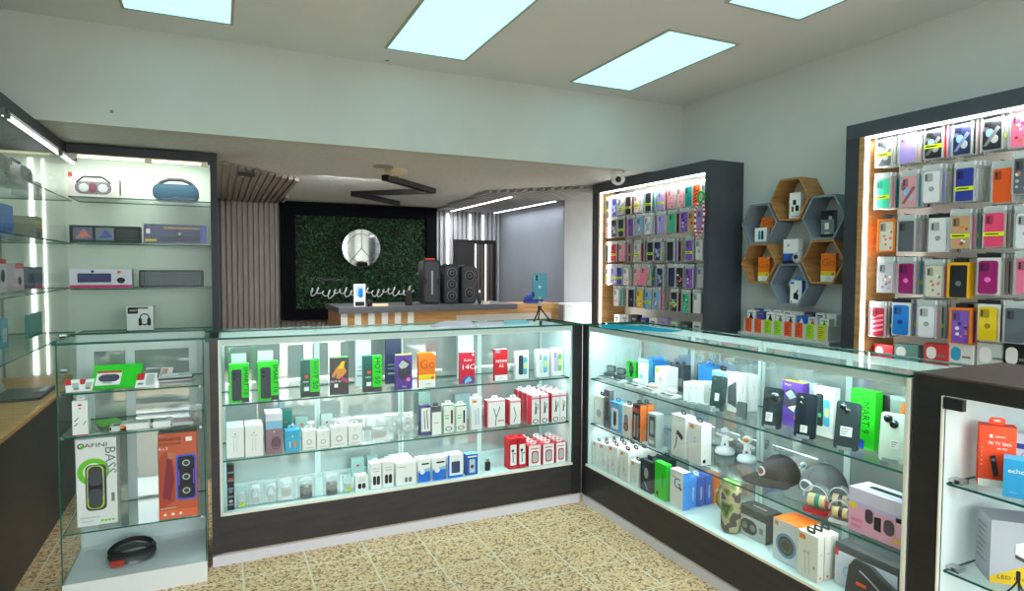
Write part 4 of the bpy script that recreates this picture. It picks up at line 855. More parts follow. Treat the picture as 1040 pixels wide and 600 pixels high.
for i in range(4): boxX('earbud_box', 'slim white earbud carton, %s of four in a row' % ['first', 'second', 'third', 'fourth'][i], (694+5.2*i, 699+5.2*i, 383.2+.3*i, 402+1.6*i), ST, .07, PAPER, [('F', 'e', .5, .7, .16, 1, LGREY), ('R', 'e', .5, .7, .04, 1, INK)], lo=2.06, hi=2.06)
boxX('hanging_pack', 'bright blue hanging pack at the back near the white pale cartons', (709, 724, 356, 386), ST, .05, AZ, [('F', 'r', .1, .1, .9, .2, CYAN)], lo=2.22, hi=2.24, tab=AZ)
boxX('phone_carton', 'pale grey carton with a device picture behind the first black phone', (723, 738, 363, 396), ST, .05, mat((214, 222, 224)), [('F', 'r', 0, .78, 1, .96, SKY), ('F', 'rr', .15, .42, .75, .7, .1, GREY)], lo=2.14, hi=2.16, tab=INK)
for i in range(4): boxX('accessory_pouch', 'flat grey accessory card lying flat, %s along the shelf edge' % ['first', 'second', 'third', 'fourth'][i], (690+8*i, 698+8*i, 407+1.2*i, 409+2.2*i), ST, .04, mat((180, 196, 198)), [('T', 'r', .1, .1, .9, .5, DGREY)], lo=2.0, hi=2.0)
phone('near black phone standing at the far end with a white info sticker', (719, 736, 383, 418), ST, (46, 66, 64), [(.25, .9, .05)], (.32, .28, .6, .5), .25)
boxX('phone_carton', 'tall white carton with a grey phone picture and red logo', (738, 750, 376.5, 416), ST, .045, PAPER, [('F', 'p', [(.06, .2), (.06, .62), (.8, .82), (.84, .12)], mat((88, 94, 100))), ('F', 'r', .7, .9, .8, .94, RED), ('F', 'r', .1, .76, .5, .78, GREY), ('R', 't', 'Redmi', .5, .6, .08, GREY, 90)], lo=2.07, hi=2.09)
boxX('phone_carton', 'tall plain white carton right behind the red logo carton', (752, 762, 377, 414), ST, .045, PAPER, [('R', 't', 'Redmi', .5, .6, .08, LGREY, 90)], lo=2.14, hi=2.16)
phone('small grey phone leaning before the tall white cartons', (746, 758, 410, 427.5), ST, (104, 112, 112), [(.75, .85, .06)], None, .2, .1, .62)
phone('black phone with one big round camera ring', (774.5, 791, 395, 436), ST, (36, 46, 52), [(.58, .74, .27), (.48, .80, .08), (.66, .72, .08)], (.2, .16, .55, .38), .33)
boxX('phone_carton', 'purple phone carton with a white and grey figure picture behind the black phones', (793, 815, 387, 433), ST, .035, mat((104, 62, 172)), [('F', 'p', [(.1, .45), (.2, .8), (.5, .86), (.9, .74), (.8, .45), (.5, .3)], mat((70, 68, 84))), ('F', 'p', [(.16, .72), (.45, .82), (.7, .68), (.4, .6)], LGREY), ('F', 'p', [(.3, .42), (.7, .5), (.6, .34)], PAPER), ('F', 'e', .74, .36, .13, 1, BLUE), ('F', 'e', .72, .22, .12, 1, mat((236, 140, 150))), ('F', 't', 'TECNO', .3, .92, .05, PAPER)], lo=2.10, hi=2.11, top=YELLOW)
phone('slim black phone leaning in front of the purple carton', (807, 826, 403, 448), ST, (38, 46, 56), [(.25, .88, .09), (.25, .76, .09)], (.3, .12, .62, .28), .30)
boxX('phone_carton', 'white phone carton showing a dark phone and a blue green phone', (826, 846, 398, 448), ST, .035, PAPER, [('F', 'rr', .08, .2, .48, .86, .1, mat((36, 54, 58))), ('F', 'rr', .5, .22, .82, .76, .1, mat((80, 180, 214))), ('F', 'rr', .54, .4, .78, .6, .1, mat((220, 220, 150))), ('F', 'e', .3, .42, .1, 1, mat((60, 200, 120))), ('F', 'r', .3, .92, .6, .935, LGREY)], lo=2.10, hi=2.11)
boxX('phone_carton', 'grey white plain carton added as a mirror image between black phones', (810, 830, 372, 412), ST, .03, mat((196, 214, 212)), [('F', 'r', .2, .2, .8, .23, GREY)], lo=2.245, hi=2.25)  # carton added where the mirrored doors show a reflection
phone('dark slate phone with two cameras before the vivid green carton', (848, 869, 410, 459), ST, (58, 70, 74), [(.28, .88, .14), (.46, .80, .12)], (.24, .28, .72, .48), .30)
boxX('phone_carton', 'vivid green phone carton with big dark sideways letters', (862, 888, 399, 458), ST, .04, NEONG, [('F', 't', 'SMART 9', .62, .58, .20, INK, -90, .62), ('F', 'r', .0, 0, .6, .15, mat((40, 80, 226))), ('F', 'r', .1, .9, .35, .93, GREEN), ('R', 't', 'SMART 9', .5, .4, .05, GREEN, -90)], lo=2.09, hi=2.10)
phone('pale mint phone with two large cameras, nearest the cabinet', (893, 917, 421, 471), ST, (222, 236, 222), [(.28, .87, .17), (.52, .77, .17)], (.42, .28, .76, .46), .30)
boxX('phone_carton', 'orange phone carton with looping letters, next to the counter end post', (913, 924, 407, 460), ST, .035, ORANGE, GODECO, lo=2.12, hi=2.13)
boxX('phone_carton', 'dark purple edged carton added as a mirror image behind the vivid green carton', (868, 893, 380, 425), ST, .03, mat((46, 62, 60)), [('F', 'r', .85, 0, 1, 1, PURP), ('F', 'r', .1, .5, .6, .53, GREY)], lo=2.245, hi=2.25, top=YELLOW)  # added carton takes the place of a reflected one
boxX('phone_carton', 'pale grey carton at the back behind the mint phone', (903, 922, 390, 440), ST, .03, mat((206, 222, 218)), [('F', 'r', .2, .6, .8, .63, LGREY)], lo=2.235, hi=2.24)

# ---- middle shelf
boxX('earphone_box', 'white carton with yellow corner at the far end of the middle shelf', (603.5, 612, 402, 431), SM, .05, PAPER, [('F', 'r', .05, .85, .3, .95, YELLOW), ('F', 'e', .55, .4, .24, 1, LGREY), ('F', 'ring', .55, .4, .26, 1, .2, GREY)], tab=INK)
boxX('power_bank_box', 'slim dark grey carton, tallest at the far end of the middle shelf', (613, 618.6, 396, 435), SM, .03, mat((96, 104, 110)), [('F', 'r', .2, .2, .8, .7, DGREY), ('F', 'r', .2, .8, .8, .84, LGREY)])
boxX('cable_box', 'sky blue carton with a dark device window', (619.4, 629.4, 410, 440), SM, .045, mat((80, 170, 230)), [('F', 'rr', .15, .1, .85, .8, .08, PAPER), ('F', 'rr', .35, .2, .65, .7, .2, INK)], tab=AZ)
boxX('cable_box', 'white carton with a grey picture between sky blue and black orange cartons', (631.4, 640, 411.5, 443), SM, .045, PAPER, [('F', 'rr', .25, .2, .75, .7, .2, GREY), ('F', 'ring', .5, .3, .3, 1, .3, DGREY)], tab=INK)
o = boxX('car_charger_box', 'black and orange hanging carton on the middle shelf', (642, 650, 411, 448), SM, .04, SOFTBLK, [('F', 'r', .2, .1, .4, .7, LGREY), ('F', 'r', .58, .1, .78, .7, GREY), ('F', 'r', .1, .78, .9, .9, mat((180, 60, 50)))], side=ORANGE, tab=INK)
behind(o, 2, .045, 'x', ['second black and orange hanging carton, right behind the first'])
boxX('power_bank_box', 'grey carton with dark device window beside the black orange cartons', (657.5, 666, 422, 456), SM, .05, mat((170, 180, 182)), [('F', 'rr', .15, .3, .85, .92, .06, DGREY), ('F', 'rr', .3, .4, .7, .8, .1, LGREY), ('F', 'r', .2, .1, .8, .2, PAPER)])
for (a, b, tp, bt), lab, hs in (((681.5, 696, 424, 466), 'large white carton with a black headset picture', True), ((698.5, 712, 433, 474), 'white carton with orange corner mark, next to the headset carton', False)):
    boxX('earphone_box', lab, (a, b, tp, bt), SM, .06, PAPER, ([('F', 'p', [(.3, .52), (.42, .66), (.75, .56), (.82, .46), (.7, .44), (.42, .54)], INK), ('F', 'line', [(.2, .16), (.35, .3), (.4, .5)], .06, INK), ('F', 'e', .74, .5, .1, 1.2, DGREY)] if hs else [('F', 'r', .12, .86, .42, .95, ORANGE), ('F', 'e', .5, .55, .04, 1, ORANGE), ('F', 'e', .5, .65, .04, 1, ORANGE), ('R', 'e', .3, .1, .16, 1, INK), ('R', 'e', .3, .3, .05, 1, LGREY)]), lo=2.0, hi=2.02, tab=INK)
# toy astronauts
def astronaut(label, px, visor, accent, pose):
    L, w, h = px_(*px, SM, 2.25, 2.255); s = h/.15
    t = thing('astronaut_figurine', label, 'figurine', L, (0, 0, RX+.3)); V = Vector
    MB().lathe([(0, 0), (.055*s, 0), (.058*s, .012*s), (.05*s, .03*s), (.02*s, .04*s), (0, .041*s)], (0, 0, 0), mat((236, 240, 246), .3), 24).build('round_base', t)
    b = MB(); W = mat((240, 242, 246), .3)
    b.ell((0, 0, .085*s), .02*s, .016*s, .026*s, W); b.tube([(-.012*s, 0, .07*s), (-.016*s, -.006*s, .05*s), (-.014*s, -.004*s, .036*s)], .009*s, W); b.tube([(.012*s, 0, .07*s), (.018*s, -.004*s, .054*s), (.016*s, 0, .036*s)], .009*s, W)
    b.tube([(-.018*s, 0, .1*s), (-.04*s, -.01*s, .095*s+pose*s), (-.05*s, -.012*s, .105*s+pose*s)], .007*s, W); b.tube([(.018*s, 0, .1*s), (.038*s, -.01*s, .085*s), (.05*s, -.014*s, .095*s)], .007*s, W)
    b.build('body', t)
    hd = MB().ell((0, 0, .128*s), .026*s, .024*s, .024*s, W).build('helmet', t)
    MB().ell((0, -.012*s, .128*s), .019*s, .015*s, .016*s, visor).build('visor', t)
    MB().rbox(-.014*s, .07*s, .014*s, .105*s, .012*s, .026*s, .004*s, accent).build('backpack', t)
astronaut('white astronaut figure on a round white base, first in the side counter', (726, 746, 451, 477), mat((190, 196, 206), .15, .5), LGREY, .01)
astronaut('white astronaut figure with an amber visor behind the black white cap', (750, 767, 449, 475), mat((214, 130, 30), .12, .3), mat((90, 46, 46)), .02)
astronaut('white astronaut figure with blue pack behind the caps', (811, 822, 450, 470), mat((180, 214, 236), .15, .3), BLUE, .0)
# baseball caps
def cap(label, px, s, crown, brim, patch, turn, panel=None, under=None, lo=2.0):
    L, w, h = px_(*px, SM, lo, lo); t = thing('baseball_cap', label, 'cap', L, (0, 0, RX+turn)); c = mat(crown, .75); b_ = mat(brim, .75)
    m = MB(); m.ell((0, .08*s, .018*s), .088*s, .10*s, .118*s, c, 24, 10, 0); m.tube([(.088*s*math.cos(a), .08*s+.10*s*math.sin(a), .016*s) for a in [2*PI*i/28 for i in range(28)]], .006*s, c, 6, True); m.build('crown', t)
    sm = MB()
    for a in [PI/6+PI/3*i for i in range(6)]: sm.tube([(.0885*s*math.cos(a)*math.cos(q), .08*s+.1005*s*math.sin(a)*math.cos(q), .018*s+.1185*s*math.sin(q)) for q in [PI/2*i/8 for i in range(9)]], .0012*s, mat(tuple(max(0, k-18) for k in crown)), 4)
    sm.ell((0, .08*s, .136*s), .007*s, .007*s, .005*s, c); sm.build('seam', t)
    n = 14; vs = []; fs = []
    for i in range(n+1):
        a = PI+PI*i/n; ca, sa = math.cos(a), math.sin(a)
        for f_, dz in ((1.0, .018), (1.45, .014), (1.95, .002)):
            x = .088*s*ca*(1+(f_-1)*.18); y = .08*s+.10*s*sa*1.0+(f_-1)*.085*s*sa
            vs.append((x, y, dz*s+.006*s-abs(ca)**2*.014*s*(f_-1)+.012*s))
    k = len(vs)
    for i in range(n):
        for j in range(2): fs.append((i*3+j, (i+1)*3+j, (i+1)*3+j+1, i*3+j+1))
    vs2 = [(x, y, z-.004*s) for x, y, z in vs]
    bm_ = MB().add(vs, fs, b_, True).add(vs2, [f[::-1] for f in fs], mat(under or brim, .75), True); e = [i*3+2 for i in range(n+1)]
    bm_.add([vs[i] for i in e]+[vs2[i] for i in e], [(i, i+1, i+1+n+1, i+n+1) for i in range(n)], b_); bm_.build('brim', t)
    def onc(u, q, r=1.012): return Vector((.088*s*r*math.sin(u)*math.cos(q), .08*s-.10*s*r*math.cos(u)*math.cos(q), .018*s+.118*s*r*math.sin(q)))
    if panel:
        vs = [onc(-.75+1.5*i/8, .1+.75*j/5, 1.008) for i in range(9) for j in range(6)]
        MB().add(vs, [(i*6+j, (i+1)*6+j, (i+1)*6+j+1, i*6+j+1) for i in range(8) for j in range(5)], mat(panel, .7), True).build('front_panel', t)
    if patch:
        vs = [onc(.42*math.cos(a), .36+.2*math.sin(a), 1.02) for a in [2*PI*i/24 for i in range(24)]]+[onc(0, .36, 1.03)]
        MB().add(vs, [(i, (i+1) % 24, 24) for i in range(24)], mat(patch[0], .7)).build('front_patch', t)
        vs = [onc(.30*math.cos(a), .36+.12*math.sin(a), 1.035) for a in [2*PI*i/24 for i in range(24)]]+[onc(0, .36, 1.042)]
        MB().add(vs, [(i, (i+1) % 24, 24) for i in range(24)], mat(patch[1], .7)).build('patch_emblem', t)
    vs = []
    return t
cap('black trucker cap with a white patch, farther of the two caps', (754, 798, 462, 492), .88, (54, 48, 50), (46, 42, 44), ((222, 220, 222), (110, 66, 50)), -.4, None, lo=2.085)
o = cap('grey baseball cap with an oval white front badge', (797, 845, 470, 512), .98, (96, 98, 100), (104, 106, 108), ((224, 226, 226), (88, 90, 92)), -.12, lo=2.095)
# clear domed novelty sets
def dome(label, px, base, body, band, lo=1.985):
    L, w, h = px_(*px, SM, lo, lo+.01); w = h*.85; t = thing('domed_gift_set', label, 'gift set', L, (0, 0, RX+.35)); d = w*.5
    MB().rbox(-w/2, 0, w/2, h*.16, -.002, d, .006, mat(base, .4)).build('base_tray', t)
    arch = [(-w*.48, h*.162), (w*.48, h*.162)]+[(w*.48*math.cos(a), h*.55+h*.44*math.sin(a)) for a in [PI*i/12 for i in range(13)]]
    m = MB(); n = len(arch)
    for y in (.002, d-.004): m.add([(x, y, z) for x, z in arch], [tuple(range(n))], BAG)
    m.add([(x, .002, z) for x, z in arch]+[(x, d-.004, z) for x, z in arch], [(i, (i+1) % n, (i+1) % n+n, i+n) for i in range(n)], BAG, True); m.build('clear_dome', t)
    m = MB().tube([(x, .001, z) for x, z in arch[2:]], .002, mat((214, 216, 236), .2), 6); m.build('dome_rim', t)
    c = mat(body, .4); MB().cyl((-w*.34, d*.5, h*.42), (w*.34, d*.5, h*.42), h*.22, c, seg=20).build('roll', t); MB().cyl((-w*.06, d*.5, h*.42), (w*.12, d*.5, h*.42), h*.226, mat(band, .4), seg=20).build('roll_band', t)
    MB().ell((w*.36, d*.5, h*.34), w*.11, d*.3, h*.16, mat(base, .4)).build('end_knob', t)
dome('clear dome with a cream roll, teal band and red base', (818, 838, 492, 521), (214, 30, 50), (236, 214, 160), (30, 150, 140))
dome('clear dome with a dark banded roll behind the red based one', (845, 859, 489, 513), (226, 190, 190), (226, 206, 170), (50, 46, 48), 2.09)
dome('clear dome with pale top near the pink toy box', (846, 858, 507, 531), (230, 226, 226), (230, 200, 140), (70, 62, 60))
o = boxX('toy_box', 'pink and lilac toy box with clear lid and black band on top', (860, 922, 512, 558), SM, .10, mat((222, 214, 240)), [('F', 'r', 0, 0, 1, .66, mat((240, 176, 206))), ('F', 'r', 0, .6, 1, .7, mat((206, 190, 236))), ('F', 'e', .08, .6, .06, 1, YELLOW), ('F', 'rr', .3, .3, .44, .62, .2, mat((80, 60, 76))), ('F', 'rr', .62, .2, .8, .55, .3, mat((90, 70, 90))), ('F', 'p', [(.46, .22), (.46, .5), (.58, .52), (.58, .2)], SOFTBLK), ('F', 'r', .82, .56, .96, .66, INK), ('F', 'r', .06, .25, .26, .32, PINK), ('F', 'r', .06, .12, .24, .18, PINK), ('F', 'e', .85, .16, .08, .6, mat((240, 190, 120))), ('T', 'rr', .1, .15, .9, .85, .1, mat((200, 212, 232))), ('T', 'rr', .22, .3, .95, .6, .3, INK)], lo=1.99, hi=2.0)

# ---- bottom of the side counter
WB = [('F', 'r', .08, .84, .4, .94, ORANGE), ('F', 'ring', .55, .3, .2, 1.3, .2, LGREY), ('F', 'line', [(.5, .7), (.5, .3)], .06, LGREY), ('R', 'r', .3, .1, .7, .9, mat((230, 236, 234)))]
ord_ = ['second', 'third', 'fourth', 'fifth']
for i, (a, b, tp, bt) in enumerate(((602, 607.2, 447, 471.5), (608.4, 616, 452, 478.5), (617.6, 626.8, 456.5, 486), (629, 638, 462, 493))):
    L, w, h = px_(a, b, tp, bt, SB, 1.975, 1.98)
    col_ = ['end', 'second', 'third', 'fourth'][i]
    o = carton('earphone_box', 'white earphone carton at the glass, %s column of the far corner block' % col_, 'box', L, RX, w*.95, .05, h, PAPER, WB, tab=INK)
    behind(o, 5, .053, 'x', ['white earphone carton, %s from the glass, %s column of the far corner block' % (k, col_) for k in ord_])
boxX('earphone_box', 'white carton with an orange mark, first after the white block', (640.5, 648, 472, 497), SB, .05, PAPER, [('F', 'r', .1, .84, .4, .94, ORANGE), ('F', 'ring', .55, .3, .2, 1.3, .2, LGREY)], hi=2.0, tab=INK)
o = boxX('earphone_box', 'black carton with a white earbud picture near the glass', (650, 661, 472, 504), SB, .05, mat((44, 50, 56)), [('F', 'e', .55, .6, .2, 1.6, LGREY), ('F', 'e', .3, .75, .1, 1, mat((60, 120, 200))), ('F', 'line', [(.4, .3), (.7, .1)], .06, LGREY)], hi=2.0, tab=INK)
behind(o, 3, .056, 'x', ['black carton with earbud picture, second behind the glass', 'black carton with earbud picture, third behind the glass'])
boxX('cable_box', 'vivid green carton with dark sideways writing at the bottom', (664.5, 676, 473, 510), SB, .035, NEONG, [('F', 't', 'redmagic', .7, .5, .12, INK, 90), ('F', 'e', .25, .14, .13, 1, INK)], hi=2.0)
o = boxX('earbud_box', 'white carton with a big blue letter on its face', (680, 693.5, 484, 522), SB, .045, PAPER, [('F', 't', 'G', .55, .66, .40, mat((40, 80, 170))), ('F', 'e', .82, .55, .08, 1, INK), ('F', 'r', .15, .8, .5, .83, LGREY)], side=AZ, hi=2.0)
decorate_ = None
for i, (m, lab) in enumerate(((AZ, 'azure carton right behind the letter carton'), (mat((36, 90, 190)), 'deep blue carton, second behind the letter carton'), (mat((46, 96, 200)), 'deep blue carton, third behind the letter carton'), (ORANGE, 'orange carton, last in the row behind the letter carton'))):
    L = Vector(o.location)+Vector((.05+.05*i, .002, 0)); carton('earbud_box', lab, 'box', L, RX, .075, .042, [.15, .142, .145, .145][i], m, [('R', 't', 'realme' if i < 3 else 'fit', .5, .45, .16, PAPER, 90)], tab=WHITE if i == 1 else None)
# camouflage speaker
def camo():
    m, nt, out = nodes('camouflage_cloth'); b = nt.nodes.new('ShaderNodeBsdfPrincipled'); b.inputs['Roughness'].default_value = .8
    tc = nt.nodes.new('ShaderNodeTexCoord'); n = nt.nodes.new('ShaderNodeTexNoise'); n.inputs['Scale'].default_value = 17; n.inputs['Detail'].default_value = 1.5
    nt.links.new(tc.outputs['Object'], n.inputs[0]); r = ramp(nt, [(0, (70, 66, 70)), (.42, (182, 166, 132)), (.54, (96, 134, 52)), (.62, (56, 76, 46))], True)
    nt.links.new(n.outputs[0], r.inputs[0]); nt.links.new(r.outputs[0], b.inputs['Base Color']); nt.links.new(b.outputs[0], out.inputs[0]); return m
L, w, h = px_(727, 747, 489, 541, SB, 2.0, 2.03); CAMO = camo(); r_ = h*.19
t = thing('camouflage_speaker', 'upright camouflage cloth speaker cylinder with carry strap', 'speaker', L+Vector((.03, 0, 0)))
MB().lathe([(0, .004), (r_*.85, .004), (r_, .014), (r_, h-.012), (r_*.96, h-.004)], (0, 0, 0), CAMO, 28).build('cloth_body', t)
MB().lathe([(0, h-.006), (r_*.8, h-.004), (r_*.97, h-.004)], (0, 0, 0), mat((104, 160, 70), .6), 28).build('end_cap', t)
MB().lathe([(0, 0), (r_*.8, 0), (r_*.85, .006)], (0, 0, 0), mat((100, 92, 84), .6), 24).build('rubber_foot', t)
MB().tube([(-r_*.5, r_*.85, h*.86), (-r_*.75, r_*1.2, h*.7), (-r_*.8, r_*1.25, h*.52), (-r_*.5, r_*.9, h*.40)], .006, CAMO, 6).build('carry_strap', t)
# speaker cartons
SPK = lambda c, rim: [('F', 'e', .5, .45, .2, 1.0, c), ('F', 'ring', .5, .45, .22, 1.0, .15, rim)]
boxX('speaker_box', 'long grey carton with a twin speaker picture, behind the camouflage speaker', (749, 778, 516, 546), SB, .09, mat((70, 74, 76)), [('F', 'r', 0, 0, 1, .72, mat((190, 196, 198))), ('F', 'rr', .1, .12, .7, .62, .3, mat((60, 64, 66))), ('F', 'e', .25, .37, .1, 1, GREY), ('F', 'e', .55, .37, .1, 1, GREY), ('F', 'r', .78, .3, .92, .5, GREY), ('T', 'r', .3, .4, .8, .5, LGREY)], lo=2.03, hi=2.05)
boxX('speaker_box', 'white cube carton with orange top and round dark speaker picture', (784, 812, 533, 575), SB, .12, mat((226, 232, 240)), [('F', 'ring', .5, .42, .38, 1, .2, mat((90, 160, 220))), ('F', 'e', .5, .42, .3, 1, mat((70, 76, 82))), ('F', 'ring', .5, .42, .2, 1, .1, GREY), ('F', 'r', .08, .84, .2, .94, ORANGE), ('R', 'r', .3, .86, .7, .89, ORANGE)], top=mat((240, 110, 28)), lo=2.0, hi=2.02)
EB = [('F', 'r', .06, .84, .38, .95, ORANGE), ('F', 'line', [(.35, .55), (.42, .1)], .04, LGREY), ('F', 'line', [(.55, .55), (.6, .1)], .04, LGREY), ('F', 'e', .35, .58, .07, 1, LGREY), ('F', 'e', .55, .58, .07, 1, LGREY), ('F', 'e', .84, .3, .05, 1.4, GREY), ('R', 'e', .4, .1, .16, 1, mat((236, 110, 50))), ('R', 'r', .3, .6, .6, .63, LGREY)]
o = boxX('earphone_box', 'cream white earphone carton with orange corner label, close to the glass', (809, 830, 552, 598), SB, .032, mat((236, 232, 222)), EB, lo=1.975, hi=1.975, tab=INK)
behind(o, 3, .038, 'x', ['second cream white earphone carton, just behind the close one', 'third cream white earphone carton, last of three'])
o = boxX('speaker_box', 'long carton with dark patterned top and white front, lying at the near end', (846, 912, 567, 612), SB, .16, mat((74, 76, 78)), [('F', 'r', 0, 0, 1, .82, mat((206, 212, 226))), ('F', 'r', .0, .7, .06, .86, RED), ('F', 'ring', .22, .4, .08, 1.0, .25, mat((130, 180, 230))), ('F', 'r', .8, .2, .9, .5, PAPER), ('T', 'rr', .1, .3, .9, .6, .3, mat((92, 94, 96)))], lo=2.04, hi=2.06)
t = thing('carry_pouch', 'black soft pouch with grey zip and orange tag, nearest the glass', 'pouch', Vector((1.985, Yw(884, 1.985, 590), SB+.0095)), (-.25, 0, RX))
pw_ = .20; prof = [(-pw_*.48, 0), (pw_*.52, 0), (pw_*.5, .05), (pw_*.3, .085), (pw_*.1, .10), (-pw_*.12, .125), (-pw_*.42, .13), (-pw_*.5, .1)]
MB().prism(prof, 0, .03, mat((62, 62, 64), .8), None, True).build('pouch_body', t)
MB().tube([(-pw_*.28, -.003, .098), (-pw_*.1, -.004, .085), (pw_*.2, -.004, .055), (pw_*.42, -.003, .03)], .003, mat((150, 152, 156), .4, .4), 6).build('zip', t)
MB().box(-pw_*.3, -.004, .05, -pw_*.12, -.001, .06, mat((230, 90, 40))).build('fabric_tag', t)

# ---- black cabinet goods
yc = lambda px, x, py: at(px, py, 'x', x).y
def boxC(name, label, px, py, z, x, turn, w, d, h, m, deco, cat='box', **kw):
    """px, py: front corner towards the counter end, standing on plane x"""
    c = at(px, py, 'x', x); dr = Vector((math.sin(turn), -math.cos(turn), 0)); L = Vector((x, c.y, z+EPS))+dr*w/2
    return carton(name, label, cat, L, RX+turn, w, d, h, m, deco, **kw)
boxC('tv_stick_box', 'orange red streaming stick carton standing on the upper cabinet shelf', 993, 489, BZ1, 2.05, .6, .088, .05, .182, mat((238, 74, 34)), [('F', 'r', 0, 0, 1, .12, PAPER), ('F', 't', 'Mi TV Stick', .56, .72, .075, PAPER, 0, .62), ('F', 'r', .28, .81, .36, .86, PAPER), ('F', 't', 'xiaomi', .56, .835, .05, PAPER), ('F', 't', '4K HD', .62, .64, .045, PAPER), ('F', 'p', [(.3, .5), (.44, .53), (.56, .2), (.42, .17)], mat((34, 34, 40))), ('F', 'p', [(.66, .26), (.86, .52), (.96, .49), (.76, .22)], mat((34, 34, 40))), ('F', 'e', .39, .45, .05, 1, GREY)]+[('F', 'r', .05, .35+.07*i, .1, .37+.07*i, mat((250, 160, 120))) for i in range(5)], top=mat((226, 60, 28)), tab=mat((238, 74, 34)))
boxC('smart_speaker_box', 'sky blue smart speaker carton on the upper cabinet shelf', 1018, 504, BZ1, 2.015, .45, .115, .06, .108, mat((40, 152, 206)), [('F', 't', 'echo dot', .40, .70, .17, PAPER, 0, .62), ('F', 't', 'alexa', .2, .14, .08, SKY), ('F', 'e', .78, .36, .16, 1, mat((40, 50, 60)))], top=mat((70, 176, 222)))
boxC('media_box', 'pale lilac carton behind the streaming stick carton', 1022, 478, BZ1, 2.27, .3, .16, .05, .13, mat((226, 226, 240)), [('F', 'r', 0, .62, 1, .75, mat((70, 80, 170))), ('F', 'ring', .35, .4, .15, 1, .2, mat((190, 170, 220)))])
boxC('projector_box', 'silver grey carton with yellow corner and a white projector picture', 1005, 581, BZ2, 2.03, .80, .215, .11, .185, mat((186, 188, 200)), [('F', 'p', [(0, 0), (0, .10), (.35, .30), (1, .42), (1, 0)], mat((238, 196, 40))), ('F', 'p', [(.28, .66), (.28, .44), (.62, .24), (.97, .32), (.97, .72), (.62, .80)], PAPER), ('F', 'p', [(.28, .44), (.62, .24), (.62, .50), (.28, .66)], mat((70, 66, 70))), ('F', 'p', [(.28, .50), (.62, .30), (.62, .56), (.28, .67)], mat((240, 240, 244))), ('F', 'e', .80, .46, .10, 1, mat((50, 44, 90))), ('F', 'e', .80, .46, .06, 1, mat((130, 90, 170))), ('F', 't', 'LED Projector', .36, .11, .085, mat((90, 84, 40)), 0, .56)]+[('L', 'r', .2, .82-.09*i, .8-.1*(i % 3), .84-.09*i, mat((110, 112, 120))) for i in range(7)])
t = thing('tripod_stand', 'small black wire tripod in front of the projector carton', 'tripod', (2.0, yc(1034, 2.0, 590), BZ2+EPS))
for a in (.3, 2.4, 4.5): MB().tube([(0, 0, .05), (.012*math.cos(a), .012*math.sin(a), .03), (.035*math.cos(a), .035*math.sin(a), .003)], .0025, SOFTBLK).build('leg', t)
MB().cyl((0, 0, .045), (0, 0, .075), .005, SOFTBLK).build('column', t)
# ------------------------------------------------------------------ counter top things
TZ = 1.0715
c = at(548, 326, 'z', TZ); t = thing('phone_tripod', 'small black tripod holding up a teal phone on the counter top', 'tripod', (c.x, c.y, TZ)); k = depth(c)/F
for a in (-2.6, -.5, 1.2):
    m_ = MB().tube([(0, 0, .085), (.02*math.cos(a), .02*math.sin(a), .06), (.062*math.cos(a), .062*math.sin(a), .006)], .0048, SOFTBLK).build('leg', t)
    MB().ell((.062*math.cos(a), .062*math.sin(a), .006), .008, .008, .006, BLACK).build('rubber_foot', m_)
MB().cyl((0, 0, .08), (0, 0, .15), .0065, LGREY).cyl((0, 0, .07), (0, 0, .095), .011, SOFTBLK).build('column', t)
MB().rbox(-.02, .125, .02, .135, -.008, .012, .003, SOFTBLK).rbox(-.01, .135, .01, .2, .0125, .017, .003, SOFTBLK).rbox(-.045, .15, -.0392, .18, -.006, .008, .002, SOFTBLK).build('clamp', t)
p = thing('smartphone', 'teal phone held upright by the tripod on the counter', 'phone', (c.x, c.y, TZ+.136), (0, 0, -.15))
w, h = 15.5*k, 46*k/2*1.14
MB().rbox(-w/2, 0, w/2, h, 0, .008, .010, mat((28, 128, 150), .3)).build('phone_body', p)
m_ = MB().rbox(-w*.42, h*.70, -w*.02, h*.95, -.002, 0, .008, mat((48, 146, 166), .3)); m_.build('camera_bump', p)
for z in (.77, .88): MB().lathe([(0, .0045), (.008, .0045), (.009, .002)], (-w*.22, 0, h*z), BLACK, 14, 'y').build('camera_lens', p)
MB().rbox(-w*.08, h*.42, w*.08, h*.53, -.0008, 0, .004, mat((150, 200, 210))).build('emblem', p)
def paper(name, label, pts, th, m, extra=None, cat='papers'):
    P_ = [at(x, y, 'z', TZ) for x, y in pts]; t = MB(); n = len(P_)
    t.add([(q.x, q.y, TZ+.0006) for q in P_]+[(q.x, q.y, TZ+.0006+th) for q in P_], [tuple(range(n-1, -1, -1)), tuple(range(n, 2*n))]+[(i, (i+1) % n, (i+1) % n+n, i+n) for i in range(n)], m)
    o = t.build(name, None, P_[0], world=True); return tag(o, label, cat)
paper('paper_pad', 'lilac edged paper pad lying on the long counter top', ((437, 331.5), (452, 327.2), (478, 327.0), (482, 331.4), (446, 333.4)), .008, mat((226, 224, 240)))
paper('paper_sheet', 'white sheet with lilac edge lying between pad and cyan book', ((485, 331), (486, 327.4), (510, 327.2), (513, 330.2)), .003, mat((216, 210, 232)))
paper('notebook', 'cyan notebook lying on the counter top beside the tripod', ((514, 330.4), (512, 326.6), (534, 325.8), (538, 329.4)), .008, mat((124, 214, 232)), cat='notebook')
o = paper('cyan_mat', 'bright cyan sheet lying flat on the side counter glass', ((609, 333.2), (614, 329.4), (656, 331.2), (693, 336.2), (680, 337.6)), .002, mat((24, 172, 206), .95, 0, 0, .05), cat='mat')
